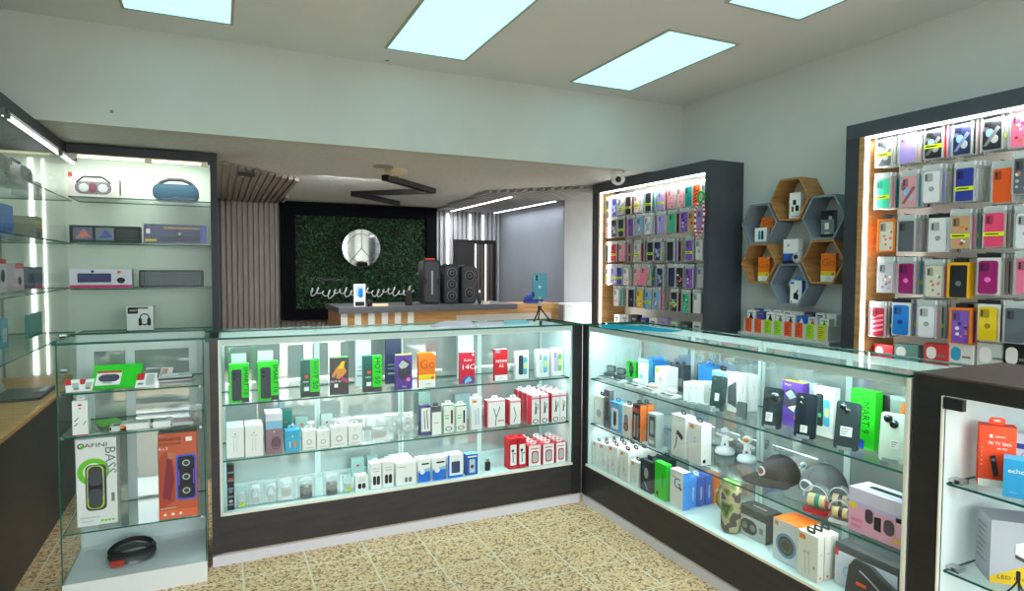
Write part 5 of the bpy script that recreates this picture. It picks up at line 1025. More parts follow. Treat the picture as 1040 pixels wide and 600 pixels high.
for (px, py), lab, rz in (((365.5, 336), 'small white label on the long counter top edge', 0), ((806, 354), 'small white label on the side counter top', RX)):
    q = at(px, py, 'z', TZ); t = MB().box(-.025, -.012, 0, .025, .012, .0008, PAPER).box(-.02, -.004, .0008, .02, .0, .0011, GREY); o = t.build('price_label', None, (q.x, q.y, TZ+.0004), (0, 0, rz)); tag(o, lab, 'label')

# ------------------------------------------------------------------ small glass showcase goods
def boxG(name, label, px, z, d, m, deco=(), lo=3.07, hi=3.3, **kw): return boxY(name, label, px, z, d, m, deco, lo=lo, hi=hi, **kw)
SPD = lambda: [('F', 'rr', .40, .14, .86, .70, .12, mat((52, 54, 58)))]
o = boxG('speaker_box', 'tall white speaker carton with a green swirl and a lit speaker picture', (78, 120.5, 444.5, 533), GZ[1], .11, mat((240, 240, 240)), [
    ('F', 'ring', .42, .62, .40, 1, .36, mat((112, 206, 40))), ('F', 'rr', .22, .17, .74, .70, .14, mat((56, 58, 62))), ('F', 'rr', .25, .19, .68, .69, .14, mat((178, 210, 70))), ('F', 'rr', .27, .30, .66, .58, .1, mat((150, 90, 190))), ('F', 'rr', .29, .20, .64, .68, .14, mat((34, 36, 40))), ('F', 'rr', .29, .21, .64, .42, .14, mat((72, 74, 80))), ('F', 'rr', .29, .46, .64, .67, .14, mat((72, 74, 80))), ('F', 'r', .29, .425, .64, .455, INK),
    ('F', 't', 'AFINI', .50, .925, .066, mat((40, 44, 44)), 0, .56), ('F', 'e', .13, .925, .085, 1, mat((40, 44, 44))), ('F', 'e', .135, .925, .055, 1, WHITE), ('F', 'e', .15, .915, .05, 1, mat((112, 206, 40))), ('F', 't', 'BASS', .84, .74, .15, GREY, -90), ('F', 't', 'WIRELESS SPEAKER', .32, .10, .022, GREY, 0, .5), ('F', 't', 'CN-SA-T07', .25, .055, .024, GREY)]+[('F', 'e', .62+.09*i, .05, .035, 1, mat((120, 206, 50))) for i in range(4)]+[('F', 'r', .86, .26, .94, .36, GREY)]+[('R', 'r', .2, .2+.1*i, .8, .23+.1*i, LGREY) for i in range(5)])
o = boxG('speaker_box', 'tall orange speaker carton with a glowing three driver speaker picture', (161, 201.5, 439, 525), GZ[1], .11, mat((206, 96, 60)), [
    ('F', 'p', [(.0, .1), (0, .72), (.2, .8), (.42, .6), (.42, .2)], mat((176, 76, 52))), ('F', 'p', [(.1, .25), (.22, .7), (.36, .72), (.4, .45), (.3, .2)], mat((140, 40, 60))), ('F', 'e', .34, .74, .1, 1, mat((190, 120, 90))),
    ('F', 'rr', .46, .2, .98, .74, .08, mat((60, 90, 220))), ('F', 'rr', .50, .22, .94, .72, .08, mat((24, 24, 32))), ('F', 'r', .52, .38, .54, .56, mat((150, 80, 220))), ('F', 'r', .90, .38, .92, .56, mat((150, 80, 220)))]+[('F', 'e', .72, .31+.165*i, .13, .9, mat((60, 62, 70))) for i in range(3)]+[('F', 'ring', .72, .31+.165*i, .1, .9, .3, LGREY) for i in range(3)]+[
    ('F', 't', 'PARLANTE', .31, .935, .055, INK, 0, .56), ('F', 't', 'BOOM SQUARE', .32, .88, .036, INK, 0, .56), ('F', 't', '8 x 3', .14, .83, .045, PAPER), ('F', 'r', .72, .90, .88, .95, PAPER), ('F', 'r', .0, .0, 1, .1, mat((236, 110, 70)))]+[('F', 'e', .16+.2*i, .05, .04, 1, PAPER) for i in range(3)]+[('F', 't', '8S', .14, .19, .08, mat((236, 40, 40))), ('F', 't', 'BLUETOOTH', .25, .125, .025, PAPER, 0, .4)], top=mat((120, 40, 36)))
# coil at the bottom
c = at(129, 583, 'z', GZ[0]); t = thing('cable_coil', 'black coiled cable in a loose bag on the showcase floor', 'cable', (c.x+.0, 3.23, GZ[0]))
m_ = MB()
for i in range(6): m_.tube([(.085*(1+.05*math.sin(i*2))*math.cos(a), .085*math.sin(a)*(1+.04*math.cos(i)), .009+i*.008+.003*math.sin(a*2+i)) for a in [2*PI*j/26 for j in range(26)]], .0065, SOFTBLK, 6, True)
m_.build('cable', t); MB().box(-.07, -.10, .004, -.02, -.096, .03, mat((180, 50, 30))).build('tag', t)
MB().ell((0, 0, .0), .10, .10, .062, BAG, 18, 8, 0).build('clear_bag', t)
# green display ramp with packs
t = thing('display_ramp', 'bright green sloping display board on the showcase upper shelf', 'display stand', (-.33, 3.2, GZ[3]))
a_, b_ = X(95, 3.2, 395), X(145, 3.2, 395); MB().add([(a_, 3.11, GZ[3]+.002), (b_, 3.11, GZ[3]+.002), (b_, 3.24, GZ[3]+.085), (a_, 3.24, GZ[3]+.085)], [(0, 1, 2, 3)], NEONG).add([(a_, 3.112, GZ[3]+.0), (b_, 3.112, GZ[3]+.0), (b_, 3.242, GZ[3]+.083), (a_, 3.242, GZ[3]+.083)], [(3, 2, 1, 0)], NEONG).build('board', t, world=True)
MB().box(a_+.02, 3.243, GZ[3], b_-.02, 3.247, GZ[3]+.08, mat((30, 150, 30))).build('prop', t, world=True)
def flatpack(label, px, z, w, d, h, m, prints, rz=0, tilt=0.0, dz=0, y=None):
    q = at(px[0], px[1], 'z', z); L = Vector((q.x, y or min(max(q.y, 3.08), 3.3), z+EPS+dz)); mb = MB().box(-w/2, 0, 0, w/2, d, h, m); decorate(mb, faces(w, d, h), prints)
    return tag(mb.build('accessory_pack', None, L, (tilt, 0, rz)), label, 'accessory pack')
RW = [('T', 'r', 0, .55, .4, 1, RED), ('T', 'r', .45, .3, .9, .7, LGREY), ('T', 'rr', .5, .1, .9, .3, .3, GREY)]
flatpack('red cornered white pack, first on the showcase upper shelf', (77, 396.5), GZ[3], .05, .06, .006, PAPER, RW, .25, .8, y=3.075)
flatpack('red cornered white pack, second on the showcase upper shelf', (88, 396), GZ[3], .05, .06, .006, PAPER, RW, -.1, .75, y=3.08)
flatpack('white pack with a dark controller picture before the green ramp', (113, 392), GZ[3], .09, .07, .007, PAPER, [('T', 'rr', .1, .2, .95, .75, .45, mat((60, 64, 84))), ('T', 'rr', .3, .05, .7, .2, .3, LGREY), ('T', 'r', 0, .85, 1, 1, RED)], -.1, .75, dz=.02, y=3.078)
flatpack('white pack with a red corner and phone picture in the middle of the showcase', (149, 391), GZ[3], .075, .07, .006, PAPER, [('T', 'r', 0, .5, .38, 1, RED), ('T', 'rr', .5, .1, .92, .9, .1, LGREY), ('T', 'rr', .1, .15, .4, .3, .4, GREY)], -.15, .8, y=3.08)
ordn = ['lowest', 'second', 'third', 'fourth', 'topmost']
for i in range(5): flatpack('flat grey film pack, %s in the pile on the showcase upper shelf' % ordn[i], (178, 391), GZ[3], .13, .10, .006, [LGREY, GREY, mat((210, 206, 200)), DGREY, LGREY][i], [('T', 'r', .1, .2, .6, .8, [GREY, LGREY, mat((230, 190, 170)), LGREY, PAPER][i])], .06*((i*7) % 5-2), 0, .0075*i, y=3.11)
flatpack('slim film pack leaning on the grey pile', (166, 389), GZ[3], .05, .07, .004, mat((226, 214, 208)), [('T', 'r', .1, .1, .6, .9, mat((180, 140, 130)))], -.3, .9, y=3.22)
# second shelf
boxG('cable_box', 'tall white carton with red logo and black jack plugs on the showcase second shelf', (73.5, 90, 407, 442.5), GZ[2], .05, PAPER, [('F', 'e', .5, .88, .15, .5, RED), ('F', 'e', .5, .78, .08, .6, RED), ('F', 'line', [(.15, .42), (.4, .52)], .06, INK), ('F', 'line', [(.12, .28), (.36, .36)], .06, INK), ('F', 'line', [(.7, .3), (.88, .42)], .05, GREY), ('F', 'r', 0, 0, 1, .03, RED)], tab=WHITE)
for i, (x, lab) in enumerate(((122, 'white flat pack, first in the row on the showcase second shelf'), (140, 'wide white flat pack in the middle of the showcase second shelf'), (163, 'white flat pack in the middle pair of the second shelf'), (184, 'clear and pink film pack at the end of the second shelf'))):
    flatpack(lab, (x, 434), GZ[2], [.06, .12, .08, .09][i], [.07, .08, .08, .10][i], [.02, .026, .026, .014][i], [mat((214, 222, 218)), PAPER, PAPER, mat((190, 186, 186))][i], [('T', 'r', .2, .3, .8, .7, [DGREY, LGREY, LGREY, mat((220, 150, 160))][i]), ('F', 'r', .02, .3, .12, .9, [INK, ORANGE, LGREY, GREY][i])], 0, y=3.09)
flatpack('bright green flat pack lying behind on the showcase second shelf', (112, 436), GZ[2], .09, .12, .006, mat((110, 200, 60)), [], .4, y=3.22)
bagged('grey bagged lead at the end of the showcase second shelf', (192, 205, 418, 437), GZ[2], 'grey', 3.1, 3.2)

# ------------------------------------------------------------------ tall case goods
UY = 4.62
def boxU(name, label, px, z, d, m, deco=(), **kw): return boxY(name, label, px, z, d, m, deco, lo=UY, hi=UY+.02, **kw)
boxU('radio_box', 'silver carton with a carry radio picture and red corner on the top shelf', (69, 121.5, 179, 203.5), UZ[3], .12, mat((206, 200, 196)), [('F', 'rr', .12, .14, .86, .66, .4, mat((112, 106, 112))), ('F', 'e', .3, .4, .10, 1, LGREY), ('F', 'e', .68, .4, .10, 1, LGREY), ('F', 'rr', .4, .2, .56, .6, .2, mat((120, 60, 80))), ('F', 'line', [(.16, .6), (.3, .86), (.68, .86), (.84, .6)], .04, INK), ('F', 'r', 0, .82, .08, 1, RED), ('R', 'r', .2, .2, .8, .8, mat((90, 86, 84)))])
L, w, h = py_(155.5, 202, 186, 206, UZ[3], UY+.04, UY+.06); t = thing('portable_speaker', 'navy rounded portable speaker with a black carry handle on the top shelf', 'speaker', L)
pts = rr(-w/2, .002, w/2, h*.86, h*.35, 6); MB().prism(pts, -.03, .09, mat((44, 72, 92), .6), None, True).build('speaker_body', t)
MB().rbox(-w*.47, .012, w*.47, h*.8, -.034, -.0302, h*.3, mat((52, 84, 104), .8)).build('grille', t)
MB().tube([(-w*.40, .03, h*.8), (-w*.32, .03, h*.98), (-w*.15, .03, h*1.13), (w*.15, .03, h*1.13), (w*.32, .03, h*.98), (w*.40, .03, h*.8)], .011, SOFTBLK).build('carry_handle', t)
KEYS = lambda face, u0, v0, u1, v1, nx, nz, m: [(face, 'r', u0+(u1-u0)*i/nx, v0+(v1-v0)*j/nz, u0+(u1-u0)*(i+.78)/nx, v0+(v1-v0)*(j+.72)/nz, m) for i in range(nx) for j in range(nz)]
boxU('keyboard_box', 'black keyboard carton with a comic style picture, second shelf', (69.5, 143.5, 230, 246.5), UZ[2], .10, mat((30, 30, 32)), [('F', 'r', .05, .12, .32, .88, mat((96, 104, 130))), ('F', 'p', [(.08, .2), (.2, .8), (.3, .3)], mat((200, 120, 110))), ('F', 'r', .36, .12, .62, .88, mat((120, 124, 140))), ('F', 'p', [(.4, .2), (.5, .8), (.6, .3)], mat((70, 90, 160)))]+KEYS('F', .66, .15, .98, .85, 9, 4, DGREY))
boxU('keyboard_box', 'blue grey gaming keyboard carton with yellow letters, second shelf', (145, 211, 227.5, 246.5), UZ[2], .10, mat((84, 84, 120)), [('F', 't', 'GAMING KEYBOARD', .6, .8, .17, YELLOW, 0, .58), ('F', 'r', .02, .1, .2, .2, YELLOW), ('F', 'r', .04, .5, .1, .75, PAPER), ('F', 'r', .9, 0, 1, 1, mat((110, 110, 190))), ('F', 'e', .56, .5, .02, 1, YELLOW), ('F', 'r', .25, .1, .88, .38, mat((60, 60, 84)))])
boxU('keyboard_box', 'pink edged white carton with a keyboard and mouse picture, third shelf', (70, 135, 272, 291), UZ[1], .10, mat((226, 220, 232)), [('F', 'r', 0, 0, 1, .16, mat((206, 40, 110))), ('F', 'rr', .12, .3, .66, .78, .06, mat((52, 52, 96))), ('F', 'e', .82, .4, .07, .8, INK), ('F', 'e', .79, .84, .03, 1, ORANGE), ('F', 'e', .36, .88, .025, 1, mat((40, 30, 90)))]+KEYS('F', .14, .36, .64, .74, 12, 4, mat((80, 80, 130))))
L, w, h = py_(141, 207, 274, 291, UZ[1], UY, UY+.03); t = thing('keyboard', 'dark bare keyboard propped upright on the third shelf', 'keyboard', L+Vector((0, 0, .005)), (-.2, 0, 0))
MB().rbox(-w/2, 0, w/2, h, 0, .018, .008, mat((42, 44, 46), .5)).build('keyboard_body', t); kk = MB()
for i in range(17):
    for j in range(5): kk.box(-w*.47+w*.94*i/17, -.004, h*(.1+.16*j), -w*.47+w*.94*(i+.8)/17, 0, h*(.1+.16*j+.12), mat((112, 116, 120), .5))
k_ = kk.build('key_field', t); k_['kind'] = 'stuff'
boxU('headset_box', 'white headset carton with a black headphone picture, lowest shelf', (128.5, 156.5, 306.5, 333), UZ[0], .08, PAPER, [('F', 'r', .04, .72, .42, .96, INK), ('F', 'ring', .66, .5, .2, 1.3, .2, INK), ('F', 'rr', .44, .25, .56, .55, .3, INK), ('F', 'rr', .76, .25, .9, .55, .3, INK), ('F', 'r', .4, .9, .8, .96, DGREY), ('F', 't', '450BT', .25, .84, .1, PAPER), ('F', 'r', 0, 0, 1, .08, DGREY)])

# ------------------------------------------------------------------ side wall case goods
SX = -1.0
def sideloc(px, z, x=SX): p = at(px, 250, 'x', x); return Vector((x, min(p.y, 4.78), z+EPS))
LXR = PI/2
for px, c, lab in ((18, mat((66, 74, 78), .5), 'grey rounded speaker on the top shelf of the side case'), (-8, mat((92, 96, 98), .5), 'lighter grey rounded speaker, cut by the photo edge')):
    t = thing('portable_speaker', lab, 'speaker', sideloc(px, UZ[3]), (0, 0, LXR)); MB().prism(rr(-.13, .002, .13, .12, .05, 6), -.05, .06, c, None, True).build('speaker_body', t)
    for sx in (-.07, .07): MB().lathe([(0, .004), (.02, .006), (.042, .002), (.045, 0)], (sx, -.051, .06), DGREY, 18, 'y').build('driver', t)
    MB().tube([(-.1, 0, .115), (-.08, 0, .15), (.08, 0, .15), (.1, 0, .115)], .008, SOFTBLK).build('carry_handle', t)
for px, z, w, h, d, c, deco, lab in ((45, UZ[3], .16, .09, .12, mat((120, 130, 138)), [('F', 'e', .3, .5, .16, 1, DGREY), ('F', 'r', .6, .2, .95, .8, YELLOW)], 'toy like grey carton with a yellow end on the side case top shelf'),
        (8, UZ[2], .22, .17, .14, mat((44, 110, 190)), [('F', 'r', .1, .1, .9, .3, mat((30, 80, 150)))], 'bright blue carton on the second shelf of the side case'), (40, UZ[2], .16, .15, .14, mat((120, 122, 104)), [('F', 'r', 0, .55, 1, .85, mat((176, 170, 90))), ('F', 'r', .3, .1, .7, .4, BROWN)], 'olive carton with a yellow band on the second shelf'),
        (2, UZ[1], .12, .17, .1, mat((206, 204, 206)), [('F', 'e', .5, .5, .28, 1, INK), ('F', 'r', 0, .86, 1, 1, RED)], 'white carton with round black picture on the third shelf'), (19, UZ[1], .16, .15, .1, mat((196, 180, 186)), [('F', 'r', 0, .8, 1, 1, RED), ('F', 'e', .5, .35, .2, .8, INK)], 'red topped carton with a mouse picture on the third shelf'),
        (38, UZ[1], .2, .13, .1, mat((60, 84, 94)), [('F', 'r', 0, 0, 1, .12, mat((206, 40, 110)))], 'slate carton with pink foot on the third shelf'), (2, UZ[0], .12, .15, .1, mat((70, 150, 170)), [('F', 'rr', .2, .2, .8, .7, .2, LGREY)], 'turquoise camera carton on the lowest side shelf'), (34, UZ[0], .3, .14, .02, mat((96, 160, 156)), [('F', 'r', .05, .05, .95, .12, TEAL)], 'thin turquoise panel carton standing on the lowest side shelf')):
    carton('side_case_box', lab, 'box', sideloc(px, z), LXR, w, d, h, c, deco)
p = at(36, 392, 'z', .69); t = thing('laptop', 'open dark grey laptop on the wood ledge of the side case', 'laptop', (-.985, min(p.y+.15, 4.2), .6905), (0, 0, LXR))
MB().rbox(-.17, -.12, .17, .10, -.016, 0, .01, DGREY).build('keyboard_base', t); o = t.children[0]; o.rotation_euler = (-PI/2, 0, 0); o.location = (0, 0, 0)
o = MB().rbox(-.17, 0, .17, .22, 0, .008, .01, mat((150, 158, 152), .35)).build('screen_lid', t); o.location = (0, .105, .012); o.rotation_euler = (-.45, 0, 0)
p = at(20, 395, 'z', .69); carton('book', 'flat blue grey booklet lying before the laptop', 'book', (-.87, p.y-.16, .6905), LXR, .22, .05, .02, mat((84, 96, 120)), [('T', 'r', .1, .2, .9, .8, LGREY)])

# ------------------------------------------------------------------ goods in the hexagons
def boxH(name, label, k, w, h, d, m, deco, dy=0, dx=.04, **kw):
    cy, z = HB[k]; return carton(name, label, kw.pop('cat', 'box'), (XR-.15+dx, cy+dy, z+EPS), RX+.12, w, d, h, m, deco, **kw)
boxH('charger_box', 'white carton with three black squares in the topmost oak hexagon', 'h1', .075, .155, .03, PAPER, [('F', 'r', .32, .52, .6, .72, INK), ('F', 'r', .55, .28, .85, .5, INK), ('F', 'r', .22, .26, .38, .46, INK), ('F', 'r', .2, .06, .8, .1, LGREY)], -.01)
boxH('phone_carton', 'white carton with two teal phones, front of the grey hexagon by the far rack', 'h2', .088, .088, .03, PAPER, [('F', 'rr', .3, .12, .5, .8, .2, mat((40, 150, 170))), ('F', 'rr', .54, .12, .76, .8, .2, mat((30, 70, 84)))], .0, .02)
boxH('phone_carton', 'orange carton behind the teal phone carton in the grey hexagon', 'h2', .085, .155, .03, ORANGE, [('F', 't', 'Go', .5, .78, .3, mat((186, 84, 20)), 0, .84)], .0, .075)
t = boxH('phone_holder_card', 'black topped card with a phone holder in the grey hexagon by the near rack', 'h3', .078, .155, .03, mat((120, 130, 132)), [('F', 'r', 0, .66, 1, 1, INK), ('F', 'e', .72, .72, .14, 1, LGREY), ('F', 'r', .3, .3, .62, .54, PAPER), ('F', 'r', 0, 0, 1, .12, INK), ('F', 'r', .3, .12, .7, .2, LGREY)], .0)
boxH('phone_carton', 'orange phone carton with yellow band in the lower oak hexagon by the far rack', 'h4', .082, .155, .03, ORANGE, GODECO, -.01)
boxH('phone_carton', 'orange phone carton with yellow band in the lower oak hexagon by the near rack', 'h5', .09, .165, .03, ORANGE, GODECO, -.01)
boxH('phone_holder_box', 'white and blue carton with a clip picture in the lowest grey hexagon', 'h6', .078, .14, .035, PAPER, [('F', 'r', .05, .84, .35, .93, AZ), ('F', 'p', [(.3, .2), (.3, .4), (.5, .5), (.75, .36), (.7, .15)], INK), ('F', 'line', [(.5, .4), (.7, .6)], .1, INK), ('F', 'r', .08, .04, .22, .1, RED)], -.02, .04, tab=AZ, side=AZ)
zc = 1.304+HR*math.sqrt(3)/2+.001
carton('camera_box', 'white and blue camera carton standing in the gap above the lowest hexagon', 'box', (XR-.125, 2.765, zc), RX+.12, .10, .06, .15, PAPER, [('F', 'r', 0, 0, .7, .42, mat((40, 90, 180))), ('F', 'r', 0, 0, 1, .12, INK), ('F', 'e', .35, .75, .1, 1, LGREY)])
o = thing('security_camera', 'round grey white camera beside the camera carton above the lowest hexagon', 'camera', (XR-.14, 2.70, zc)); MB().ell((0, 0, .035), .03, .03, .035, mat((190, 196, 200), .3)).build('camera_ball', o); MB().ell((-.022, -.008, .04), .013, .013, .015, INK).build('lens', o)
# cartons in the bins and the price cards on the tray front
BT = [(PAPER, INK), (mat((60, 84, 150)), PURP), (PAPER, INK), (PAPER, mat((110, 90, 150))), (PAPER, mat((60, 50, 110))), (BLUE, PAPER), (mat((214, 220, 230)), mat((206, 100, 60))), (PAPER, GREEN), (mat((50, 56, 90)), mat((210, 120, 160)))]
names = ['first', 'second', 'third', 'fourth', 'fifth', 'sixth', 'seventh', 'last']
for i in range(8):
    y = 2.455+.0782*(7-i)+.041; c1, c2 = BT[i]
    o = carton('accessory_box', 'small carton with %s picture, %s bin on the wall shelf' % (['black', 'purple', 'dark', 'lilac', 'violet', 'white', 'rust', 'green'][i], names[i]), 'box', (3.15, y, .9945), RX, .062, .04, .135-.002*i, c1, [('F', 'p', [(.2, .55), (.5, .95), (.8, .6), (.7, .5)], c2), ('F', 'r', .15, .86, .8, .9, GREY)])
    carton('accessory_box', 'spare carton behind the front one, %s bin on the wall shelf' % names[i], 'box', (3.21, y, .9945), RX, .06, .04, .145, BT[(i*5+1) % 9][0], [('F', 'r', .2, .86, .8, .92, BT[(i*3+2) % 9][1])])
    cm = [mat((250, 92, 40)), mat((250, 92, 40)), mat((176, 226, 40)), mat((176, 226, 40)), mat((250, 92, 40)), mat((250, 92, 40)), mat((176, 226, 40)), mat((226, 226, 40))][i]
    t = MB().box(-.027, 0, 0, .027, .0012, .088, cm)
    for q in range(6): t.box(-.02, -.0004, .016+.011*q, -.02+.04*(.5+.5*((q*37+i*13) % 7)/7), 0, .0185+.011*q, mat((60, 60, 50)))
    tag(t.build('price_card', None, (3.1276, y, .992), (0, 0, RX)), '%s neon price card on the bin tray, %s along the wall shelf' % (['orange', 'orange', 'lime', 'lime', 'orange', 'orange', 'lime', 'yellow'][i], names[i]), 'price card')

# ------------------------------------------------------------------ hanging phone cases
CASEC = {'black': (34, 36, 42), 'navy': (36, 46, 92), 'slate grey': (92, 98, 106), 'pale grey': (196, 198, 204), 'white': (232, 232, 236), 'lilac': (168, 150, 222), 'purple': (128, 84, 190), 'magenta': (160, 24, 110), 'pink': (240, 120, 160), 'hot pink': (240, 70, 120),
         'rose': (226, 160, 172), 'red': (206, 30, 44), 'orange': (240, 96, 30), 'yellow': (238, 202, 20), 'mint': (60, 190, 150), 'teal': (24, 132, 130), 'sky blue': (110, 176, 220), 'bright blue': (30, 130, 220), 'royal blue': (48, 62, 160), 'tan': (206, 160, 112), 'cream': (226, 222, 200), 'wine': (150, 24, 46), 'clear grey': (150, 152, 158), 'dark green': (30, 62, 50)}
YB2 = mat((222, 236, 20), .5)
_case = {}
def case_meshes(color, style, band, pack):
    """meshes shared between equal cases: shell, lenses, package, header, band"""
    key = (color, style, band, pack)
    if key in _case: return _case[key]
    w, h = .076, .158; c = mat(CASEC[color], .35); out = []
    m = MB().rbox(-w/2, -h, w/2, 0, -.0045, .0045, .012, c, mat(tuple(int(k*.8) for k in CASEC[color]), .4)); r = random.Random(hash(key) % 999 if False else sum(map(ord, color+style)))
    dark = mat(tuple(max(0, k-70) for k in CASEC[color])) if sum(CASEC[color]) > 300 else mat(tuple(min(255, k+90) for k in CASEC[color]))
    if style == 'swirl':
        for q in range(3): m.add([((-.03+.02*q)+.016*math.cos(a), -.0049, -.05-.03*q+.02*math.sin(a)) for a in [2*PI*i/12 for i in range(12)]], [tuple(range(12))], [dark, SKY, LGREY][q])
        m.add([(-.036, -.0050, -.14), (-.02, -.0050, -.14), (.034, -.005, -.06), (.02, -.005, -.05)], [(0, 1, 2, 3)], dark)
    elif style == 'floral':
        for q in range(9): cx, cz, rr_ = r.uniform(-.026, .026), r.uniform(-.145, -.05), r.uniform(.005, .010); m.add([(cx+rr_*math.cos(a), -.0049-.00003*q, cz+rr_*math.sin(a)) for a in [2*PI*i/8 for i in range(8)]], [tuple(range(8))], [dark, PINK, PAPER, mat((226, 120, 90))][q % 4])
    elif style == 'badge':
        m.add([(.013*math.cos(a), -.0049, -.09+.013*math.sin(a)) for a in [2*PI*i/16 for i in range(16)]], [tuple(range(16))], dark)
    elif style == 'stripe':
        for q in range(4): m.add([(-.034, -.0049, -.05-.026*q), (-.034, -.0049, -.062-.026*q), (.034, -.0049, -.045-.026*q), (.034, -.0049, -.033-.026*q)], [(0, 1, 2, 3)], dark)
    out.append(('case_shell', m))
    l = MB().rbox(-.032, -.052, -.004 if style != 'badge' else .006, -.010, -.0065, -.0046, .006, mat(tuple(int(k*.72) for k in CASEC[color]), .3))
    for dz in (-.021, -.031, -.041)[:3]: l.add([(-.024+.0048*math.cos(a), -.0068, dz+.0048*math.sin(a)) for a in [2*PI*i/10 for i in range(10)]], [tuple(range(10))], BLACK)
    out.append(('camera_cutout', l))
    if pack == 'bag':
        bw, bh = .046, .162; p = MB().box(-bw, .0046, -bh, bw, .0065, .034, FILM)
        for q in ((-bw, -bh, -.0385, .012), (.0385, -bh, bw, .012), (-.0385, .0005, .0385, .034), (-.0385, -bh, .0385, -.1585)): p.box(q[0], -.006, q[1], q[2], .0045, q[3], FILM)
        out.append(('clear_pack', p))
        out.append(('hang_header', MB().box(-bw, -.002, .012, bw, .001, .034, mat((226, 228, 230), .4))))
    elif pack == 'card':
        col = {'c': 0}; p = MB().box(-.048, .0055, -.162, .048, .0075, .034, PAPER); out.append(('backing_card', p))
        out.append(('hang_header', MB().box(-.048, .003, .014, .048, .0054, .034, SOFTBLK)))
    else:
        o_ = MB(); oc = mat((238, 126, 20) if pack == 'orange box' else (240, 180, 20), .5)
        for q in ((-.048, -.162, -.039, .014), (.039, -.162, .048, .014), (-.039, .001, .039, .014), (-.039, -.162, .039, -.160)): o_.box(q[0], -.010, q[1], q[2], .012, q[3], oc)
        o_.box(-.039, .0095, -.16, .039, .012, .001, oc); out.append(('window_box', o_)); out.append(('hang_header', MB().box(-.025, .0, .014, .025, .003, .034, SOFTBLK)))
    if band: out.append(('price_sticker', MB().box(-.041, -.0086, -.108, .041, -.0080, -.088, YB2).box(-.034, -.0088, -.101, .02, -.0086, -.095, INK)))
    meshes = []
    for n, mb in out:
        me = bpy.data.meshes.new(n); me.from_pydata(mb.v, [], mb.f)
        for mm in mb.mats: me.materials.append(mm)
        me.polygons.foreach_set('material_index', mb.m); me.polygons.foreach_set('use_smooth', [False]*len(mb.sm)); me.update(); meshes.append((n, me))
    _case[key] = meshes; return meshes
def hang(color, style, band, pack, loc, rz, label, group, s=1.0, roll=0):
    t = thing('phone_case', label, 'phone case', loc, (0, roll, rz), group); t.scale = (s*.94, s, s) if s < .92 else (s, s, s)
    for n, me in case_meshes(color, style, band, pack):
        o = bpy.data.objects.new(n, me); COL.objects.link(o); o.parent = t
ORD = ['first', 'second', 'third', 'fourth', 'fifth', 'sixth', 'seventh', 'eighth', 'ninth', 'tenth', 'eleventh', 'twelfth', 'thirteenth', 'fourteenth']
DEPTH = ['front', 'second deep', 'third deep', 'fourth deep']
ROWN = ['top', 'second', 'third', 'fourth', 'lowest']
ALL = list(CASEC)
def hook(rackobj, y, z, s, xf, xb=3.27):
    MB().tube([(xb, y, z+.0365*s), (xf-.014, y, z+.0365*s), (xf-.018, y, z+.0365*s+.003)], .0021, mat((60, 60, 62), .3, .7), 6).build('hook', rackobj, world=True)
def stack(rackobj, rackname, y, z, row, col, fronts, xf, s=1.0, step=.026, turn=0, roll=0):
    for i, (c, st, bd, pk) in enumerate(fronts):
        stl = {'plain': '', 'swirl': 'painted ', 'floral': 'flowered ', 'badge': 'badged ', 'stripe': 'striped '}[st]
        hang(c, st, bd, pk, (xf+step*i, y-.004*i+random.uniform(-.003, .003), z), RX+turn+random.uniform(-.05, .05), '%s %scase%s, %s on %s hook, %s row of %s rack' % (c, stl, ' with yellow band' if bd else '', DEPTH[i], ORD[col], ROWN[row], rackname), 'phone cases on the %s rack' % rackname, s, roll if i == 0 else 0)
    hook(rackobj, y, z, s, xf, 3.27)
rnd = random.Random(5)
def rest(n): return [(rnd.choice(['rose', 'pale grey', 'pink', 'black', 'teal', 'white', 'lilac', 'red', 'wine', 'cream', 'sky blue']), 'plain', rnd.random() < .15, 'bag') for _ in range(n)]
# near rack: every front case as the photo has it
B_, P_, S_, L_, D_, T_ = 'bag', 'plain', 'swirl', 'floral', 'badge', 'stripe'
near = [[(898, 155, 'slate grey', S_, 1, B_), (922, 151, 'lilac', P_, 0, B_), (949, 146, 'black', S_, 1, B_), (977, 142, 'navy', S_, 0, B_), (1008, 136, 'black', S_, 0, B_), (1037, 133, 'pink', L_, 0, B_)],
        [(897, 198, 'mint', P_, 1, B_), (924, 196, 'rose', S_, 0, B_), (947, 191, 'white', D_, 0, B_), (980, 189, 'royal blue', P_, 1, B_), (1018, 190, 'orange', P_, 0, B_), (1041, 180, 'slate grey', L_, 0, B_)],
        [(901, 241, 'cream', L_, 0, 'orange box'), (920, 241, 'slate grey', P_, 0, B_), (953, 241, 'white', D_, 0, 'card'), (976, 237, 'tan', L_, 1, B_), (1009, 235, 'hot pink', P_, 1, B_), (1042, 236, 'white', D_, 0, B_)],
        [(900, 283, 'pale grey', L_, 0, B_), (920, 284, 'magenta', D_, 0, B_), (949, 287, 'cream', L_, 0, B_), (973, 287, 'black', D_, 0, 'amber box'), (1003, 283, 'magenta', D_, 0, 'card'), (1043, 282, 'pink', P_, 0, B_)],
        [(891, 328, 'wine', T_, 0, B_), (914, 326, 'bright blue', D_, 0, 'card'), (941, 328, 'white', D_, 0, B_), (976, 333, 'purple', L_, 0, 'orange box'), (1003, 330, 'yellow', D_, 0, 'card'), (1031, 332, 'slate grey', P_, 0, B_)]]
